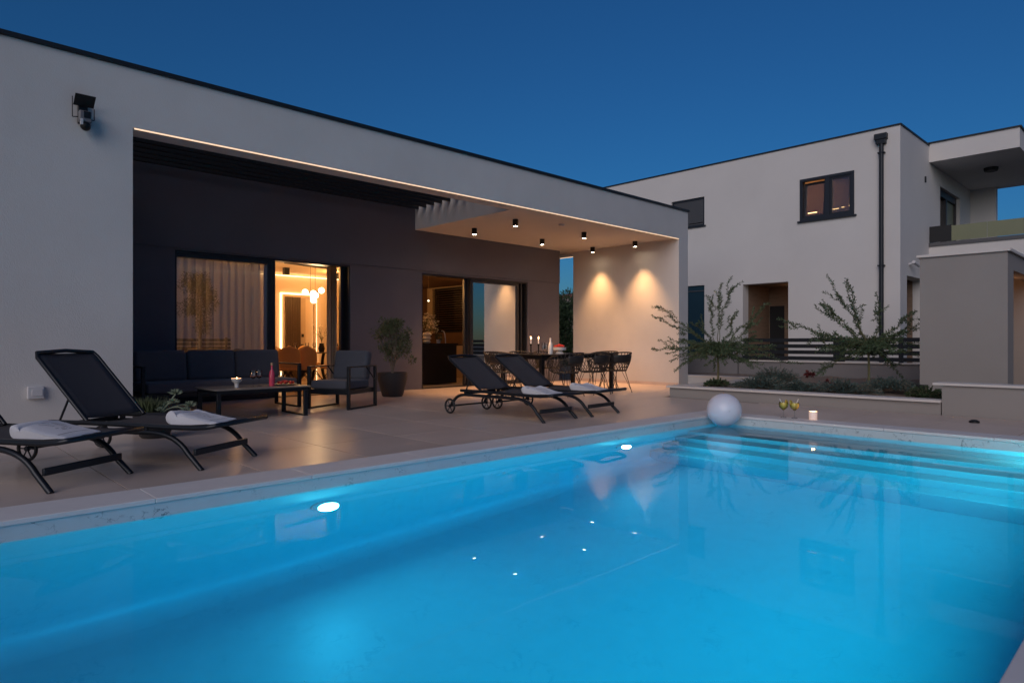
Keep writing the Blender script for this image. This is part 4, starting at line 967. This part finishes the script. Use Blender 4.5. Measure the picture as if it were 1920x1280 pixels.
feathery((12.4, 3.92, 0.18), 'feathery green shrub with long twigs in the planter, in front of the dark downpipe', 0.72,
         [(-1.62, 1.22, -0.1), (-0.60, 1.98, 0.0), (-0.52, 1.85, 0.05), (-0.78, 1.52, 0.0), (-0.75, 1.42, -0.08), (-0.18, 1.55, 0.0), (-0.05, 1.65, -0.05), (0.62, 1.32, 0), (0.85, 1.12, -0.05), (-1.0, 0.72, 0.03), (0.7, 0.35, 0.08), (-0.75, 0.2, 0.1), (0.3, 0.9, 0), (0.45, 1.0, 0), (-1.1, 0.95, 0.05)], 115, 12, (0.95, 0.22))
def needles(label, name, cat, loc, rx, ry, h, n, mat, ln, wd, seed, group=None):
    random.seed(seed); t = thing(name, label, cat, loc, random.uniform(0, 3), group); m = MB(); st = MB()
    for i in range(n):
        a = random.uniform(0, 2*PI); r = math.sqrt(random.random()); e = Vector((math.cos(a)*rx*r, math.sin(a)*ry*r, h*(0.35+0.65*random.random())*(1-0.55*r*r)+0.05*noise.noise(Vector((a*2, r*4, seed)))))
        p0 = e*0.35; p0.z = 0.02; pts = bez(p0, (p0+e)*0.5+Vector((0, 0, 0.05)), e, 4); st.tube(pts, 0.003, 3, cap=False)
        for k in range(20):
            u = 0.3+0.7*k/20; j = min(3, int(u*4)); q = pts[j].lerp(pts[j+1], u*4-j); d = (pts[j+1]-pts[j]).normalized(); m.leaf(q, d+Vector((random.gauss(0, .6), random.gauss(0, .6), random.gauss(0.1, .5))), ln*random.uniform(.6, 1.3), wd)
    st.build('stems', M['bark'], t); m.build('foliage', mat, t)
GJ = 'spreading junipers in the raised planter'
needles('small dark green shrub at the villa end of the planter', 'low_shrub', 'shrub', (11.15, 6.12, 0.15), 0.36, 0.24, 0.17, 160, M['bushgreen'], 0.035, 0.014, 21)
needles('blue green juniper directly under the shrub next to the villa corner', 'juniper', 'juniper', (11.35, 5.35, 0.13), 0.55, 0.50, 0.26, 330, M['juniper'], 0.045, 0.011, 22, GJ)
needles('blue green juniper spreading at the middle of the planter, behind the cocktails', 'juniper', 'juniper', (11.25, 4.65, 0.12), 0.42, 0.45, 0.22, 240, M['juniper'], 0.045, 0.011, 23, GJ)
needles('tall blue green juniper at the back of the planter between the two feathery shrubs', 'juniper', 'juniper', (12.5, 5.6, 0.16), 0.45, 0.4, 0.38, 240, M['juniper'], 0.045, 0.011, 24, GJ)
needles('blue green juniper hanging over the planter cap, behind the candle jar', 'juniper', 'juniper', (11.15, 3.9, 0.13), 0.62, 0.50, 0.27, 340, M['juniper'], 0.045, 0.011, 25, GJ)
needles('blue green juniper at the foot of the shrub in front of the downpipe', 'juniper', 'juniper', (12.0, 3.45, 0.16), 0.50, 0.45, 0.26, 250, M['juniper'], 0.045, 0.011, 26, GJ)
needles('rounded dark green shrub at the right end of the planter by the grey wall', 'low_shrub', 'shrub', (10.95, 2.68, 0.13), 0.30, 0.26, 0.22, 230, M['bushgreen'], 0.035, 0.014, 27)
needles('small dark red leaved plant in the planter, left of the redder one', 'red_plant', 'plant', (12.6, 5.0, 0.30), 0.09, 0.09, 0.16, 14, M['redleaf'], 0.05, 0.02, 28)
needles('bright dark red plant low in the planter, behind the cocktails', 'red_plant', 'plant', (11.6, 4.28, 0.20), 0.07, 0.07, 0.15, 16, M['redleaf'], 0.05, 0.02, 29)
t = thing('garden_box', 'small dark box lamp in the planter by the grey outbuilding', 'lamp', (11.7, 2.93, 0.12))
MB().box(-0.06, 0.06, -0.07, 0.07, 0.02, 0.20).build('housing', M['black'], t, bevel=0.006)

# ============================================================ NEIGHBOUR HOUSE
XN, YN = 18.8, 5.2
h = thing('neighbour_house', 'white two storey flat roofed house with balcony behind the garden', 'house', (0, 0, 0))
W1 = (6.30, 7.74, 4.42, 5.60); W2 = (10.75, 11.95, 4.70, 5.62); D1 = (8.08, 9.46, 0, 2.74); D2 = (10.75, 11.95, 0, 2.81)
wall('x', XN, XN+0.35, YN, 15.3, 0, 6.56, [W1, W2, D1, D2]).build('front_wall', M['white_wall'], h)
SD = (19.36, 21.2, 0, 2.74); SW = (22.62, 25.0, 3.72, 5.62)
wall('y', YN, YN+0.35, XN+0.351, 29.0, 0, 6.56, [SD, SW]).build('side_wall', M['white_wall'], h)
MB().box(XN+0.351, 29, YN+0.351, 15.3, 6.2, 6.5).box(28.65, 29, YN+0.351, 15.3, 0, 6.2).box(XN+0.351, 28.64, 15.0, 15.3, 0, 6.2).build('roof', M['white_wall'], h)
MB().box(XN-0.03, XN+0.10, YN-0.03, 15.35, 6.561, 6.60).box(XN+0.10, 21.40, YN-0.03, YN+0.10, 6.561, 6.60).build('roof_trim', M['trim'], h)
MB().box(21.44, 26.8, 3.14, YN-0.001, 6.10, 6.62).build('balcony_roof', M['white_wall'], h)
MB().box(21.40, 26.84, 3.10, YN+0.1, 6.621, 6.66).build('roof_trim', M['trim'], h)
MB().box(21.44, 26.8, 2.2, YN-0.001, 3.25, 3.70).build('balcony_slab', M['white_wall'], h)
MB().box(21.40, 26.84, 2.16, YN-0.001, 3.701, 3.80).build('slab_edge', M['shutter'], h)
MB().box(26.4, 26.7, 4.5, YN-0.002, 3.801, 6.099).build('balcony_wall', M['white_wall'], h)
MB().box(21.46, 21.49, 4.67, YN-0.002, 3.82, 4.27).build('railing_panel', M['slat'], h)
for i in range(3): MB().box(21.46, 21.475, 2.20+0.823*i+0.005, 2.20+0.823*(i+1)-0.005, 3.82, 4.24).build('railing_panel', M['frost'], h)
MB().box(21.45, 21.49, 3.02, 3.05, 3.801, 4.26).build('railing_post', M['trim'], h)
MB().lathe([(0.0001, 0), (0.16, 0), (0.18, 0.06), (0.18, 0.10)], 20, (23.4, 4.1, 5.995)).build('balcony_lamp', M['slat'], h)
# pale chimney block and vents on the roof
MB().box(22.4, 22.8, 4.0, 4.4, 6.661, 6.78).box(23.0, 23.4, 3.9, 4.3, 6.661, 6.80).build('roof_vent', M['shed'], h)
MB().lathe([(0.30, 0), (0.05, 0.30), (0.02, 0.34), (0.02, 0.6)], 12, (22.5, 8.5, 6.5)).build('roof_vent', M['trim'], h)
# upstairs window, left sash tilted open
wf = MB()
def fx(m, x, y0, y1, z0, z1, t, d):
    m.box(x, x+d, y0, y0+t, z0, z1).box(x, x+d, y1-t, y1, z0, z1).box(x, x+d, y0+t, y1-t, z1-t, z1).box(x, x+d, y0+t, y1-t, z0, z0+t); return m
fx(wf, XN-0.03, 6.30, 7.74, 4.42, 5.60, 0.075, 0.14); wf.box(XN-0.02, XN+0.10, 6.93, 7.06, 4.495, 5.525)
wn = wf.build('window', M['frame'], h)
fx(MB(), XN+0.0, 6.376, 6.925, 4.50, 5.52, 0.05, 0.06).build('sash', M['frame'], wn)
MB().box(XN+0.03, XN+0.036, 6.43, 6.87, 4.55, 5.47).build('pane', M['glassdark'], wn)
sh = fx(MB(), 0, 7.065, 7.66, 0, 1.0, 0.055, 0.055).build('sash', M['frame'], wn); sh.location = (XN+0.02, 0, 4.50); sh.rotation_euler = (0, math.radians(6), 0)
p_ = MB().box(0.025, 0.031, 7.12, 7.605, 0.055, 0.945).build('pane', M['glassdark'], wn); p_.location = (XN+0.02, 0, 4.50); p_.rotation_euler = (0, math.radians(6), 0)
MB().box(XN-0.07, XN+0.02, 6.24, 7.80, 4.375, 4.418).build('sill', M['frame'], wn)
rm = MB().box(XN+3.0, XN+3.05, 5.56, 9.6, 3.6, 6.15).box(XN+0.36, XN+3.0, 9.55, 9.6, 3.6, 6.15).box(XN+0.36, XN+3.0, 5.56, 5.6, 3.6, 6.15).box(XN+0.36, XN+3.0, 5.6, 9.55, 3.55, 3.6).box(XN+0.36, XN+3.0, 5.6, 9.55, 6.1, 6.15)
rm.build('room', M['plaster_int'], h)
light('upstairs_light', 'POINT', (XN+1.8, 8.6, 5.9), 24, (1.0, 0.55, 0.26), (0, 0, 0), 0.1, h)
for (a, b, z) in ((7.30, 7.55, 4.74), (6.72, 6.90, 4.76), (6.58, 6.65, 4.78), (6.39, 6.46, 4.80)): MB().box(XN+0.06, XN+0.075, a, b, z-0.12, z-0.095).build('lamp_strip', M['lampline'], h)
# shuttered window, left
sf = fx(MB(), XN+0.04, 10.76, 11.94, 4.71, 5.61, 0.05, 0.08).build('shuttered_window', M['frame'], h)
s_ = MB().box(0, 0.02, 10.812, 11.888, 0, 0.034).mesh('shutter_slat', M['shutter'])
for i in range(19): share('shutter_slat', s_, (XN+0.06, 0, 4.83+i*0.0385), sf)
MB().box(XN+0.055, XN+0.09, 10.82, 11.88, 4.765, 4.80).build('shutter_bar', M['shutter'], sf)
MB().box(XN-0.05, XN+0.06, 10.69, 12.0, 4.665, 4.708).build('sill', M['frame'], sf)
# recessed entrance
MB().box(XN+0.352, XN+1.8, 8.0, 8.07, 0, 2.9).box(XN+0.352, XN+1.8, 9.47, 9.54, 0, 2.9).box(XN+1.8, XN+1.85, 8.0, 9.54, 0, 2.9).build('entrance_wall', M['stone_clad'], h)
MB().box(XN+0.352, XN+1.79, 8.075, 9.465, 2.75, 2.85).build('entrance_ceiling', M['stone_clad'], h)
MB().box(XN+1.74, XN+1.79, 8.95, 9.42, 0, 2.15).build('entrance_door', M['slat'], h)
MB().box(XN+1.72, XN+1.79, 8.45, 8.94, 0, 2.18).build('entrance_door', M['stone_clad'], h)
light('entrance_light', 'POINT', (XN+1.2, 8.4, 2.5), 1.2, (1.0, 0.5, 0.25), (0, 0, 0), 0.05, h)
MB().box(XN+0.05, XN+0.08, 10.76, 11.94, 0, 2.80).build('glass_door', pmat('dark reflective glass', (0.02, 0.05, 0.075), 0.12), h)
MB().box(XN+0.03, XN+0.05, 10.76, 11.94, 2.62, 2.65).build('door_rail', M['shutter'], h)
# side doorway and balcony door
MB().box(19.37, 21.19, 6.4, 6.45, 0, 2.9).box(21.2, 21.25, YN+0.352, 6.45, 0, 2.9).box(19.31, 19.36, YN+0.352, 6.4, 0, 2.9).build('side_entrance_wall', M['stone_clad'], h)
MB().box(22.62, 25.0, YN+0.2, YN+0.24, 3.801, 5.62).build('balcony_door', pmat('brown black glass', (0.03, 0.02, 0.018), 0.15), h)
wfr = MB(); 
for a in (22.62, 23.75, 24.92): wfr.box(a, a+0.10, YN+0.10, YN+0.2, 3.801, 5.62)
wfr.box(22.72, 25.0, YN+0.101, YN+0.199, 5.42, 5.62); wfr.build('balcony_door_frame', M['frame'], h)
MB().box(23.85, 24.9, YN+0.16, YN+0.198, 3.801, 5.40).build('balcony_blind', M['frost'], h)
MB().tube([(21.0, YN-0.02, 5.45), (21.0, YN-0.02, 5.62)], 0.025, 6).build('wall_bracket', M['trim'], h)
# downpipe
MB().tube([(XN-0.07, 5.62, 0), (XN-0.07, 5.62, 6.15)], 0.055, 12).build('downpipe', M['trim'], h, smooth=True)
MB().box(XN-0.15, XN-0.002, 5.48, 5.78, 6.26, 6.41).box(XN-0.13, XN-0.002, 5.51, 5.74, 6.14, 6.26).build('rain_head', M['trim'], h, bevel=0.01)
MB().box(XN-0.13, XN-0.002, 5.54, 5.70, 2.97, 3.0).box(XN-0.13, XN-0.002, 5.54, 5.70, 5.90, 5.93).build('pipe_clamp', M['trim'], h)
t = thing('surveillance_camera', 'small white tube camera on the side wall of the white house', 'camera', (19.55, YN, 3.05))
MB().tube([(0, 0, 0), (0, -0.12, 0.03)], 0.03, 8).build('bracket', M['plastic_white'], t)
MB().tube([(-0.05, -0.12, 0.05), (0.28, -0.16, -0.03)], 0.045, 10).build('body', M['plastic_white'], t, smooth=True)

# ============================================================ FAR THINGS
def house(name, label, loc, sx_, sy_, hh, rz=0.0):
    t = thing(name, label, 'house', loc, rz)
    MB().box(0, sx_, 0, sy_, 0, hh).build('wall', M['farwall'], t)
    MB().box(-0.3, sx_+0.3, -0.3, sy_+0.3, hh, hh+0.15).poly([(-0.3, -0.3, hh+0.15), (sx_+0.3, -0.3, hh+0.15), (sx_/2, sy_/2, hh+1.1)]).poly([(-0.3, -0.3, hh+0.15), (sx_/2, sy_/2, hh+1.1), (-0.3, sy_+0.3, hh+0.15)]).poly([(sx_+0.3, -0.3, hh+0.15), (sx_+0.3, sy_+0.3, hh+0.15), (sx_/2, sy_/2, hh+1.1)]).poly([(-0.3, sy_+0.3, hh+0.15), (sx_/2, sy_/2, hh+1.1), (sx_+0.3, sy_+0.3, hh+0.15)]).build('roof', M['rooftile'], t)
    for y in (0.8, sy_*0.5, sy_-1.6):
        for z in (1.0, 3.2): MB().box(-0.02, 0.1, y, y+0.9, z, z+1.3).build('window', M['slat'], t)
    return t
house('far_house', 'distant pale house with low tiled roof seen between the villa and its end wall', (45.0, 36.6, 0), 9, 4.8, 5.1)
def bush_tree(name, label, loc, r, hh, n, mat, seed, th=0.5, cat='tree', leaf=0.16):
    random.seed(seed); t = thing(name, label, cat, loc); MB().tube([(0, 0, 0), (0.03, 0.02, hh*0.7)], [0.09, 0.03], 7).build('trunk', M['bark'], t)
    m = MB(); cs2 = [(random.gauss(0, r*0.45), random.gauss(0, r*0.45), th+(hh-th)*random.random()**0.8) for _ in range(26)]
    for c in cs2: foliage_ball(m, c, r*0.42, n//26, leaf, leaf*0.35)
    m.build('crown', mat, t); return t
bush_tree('garden_tree', 'dense dark green tree seen through the gap beside the end wall', (21.5, 19.0, 0), 1.3, 2.75, 7000, M['bushgreen'], 31, 0.2)
bush_tree('garden_tree', 'dark tree further off behind the gap beside the end wall', (24.5, 21.9, 0), 1.4, 3.0, 5000, M['bushgreen'], 32, 0.2)
# across the street, behind the camera: mirrored in the windows and the water
t = thing('opposite_house', 'pale flat roofed house across the garden, mirrored in the villa windows', 'house', (0, 0, 0))
MB().box(3.0, 21.0, -13, -7.2, 0, 4.6).build('wall', pmat('white opposite wall', (0.82, 0.80, 0.78), 0.9), t)
MB().box(2.9, 21.1, -13.1, -7.1, 4.601, 4.68).build('roof_trim', M['trim'], t)

bush_tree('olive_tree', 'round olive tree behind the viewpoint, mirrored in the left window', (8.6, -3.2, 0), 0.72, 3.4, 5000, M['leaf'], 33, 1.5, leaf=0.09)
t = thing('slat_fence', 'dark slatted fence behind the viewpoint, mirrored in the left window', 'fence', (0, -4.4, 0))
fm = MB().box(-4, 10.2, -0.015, 0.015, 0, 0.11).mesh('slat', M['trim'])
for i in range(7): share('slat', fm, (0, 0, 0.1+0.155*i), t)
for x in range(-4, 11, 2): MB().box(x-0.04, x+0.04, 0.016, 0.08, 0, 1.2).build('post', M['trim'], t)
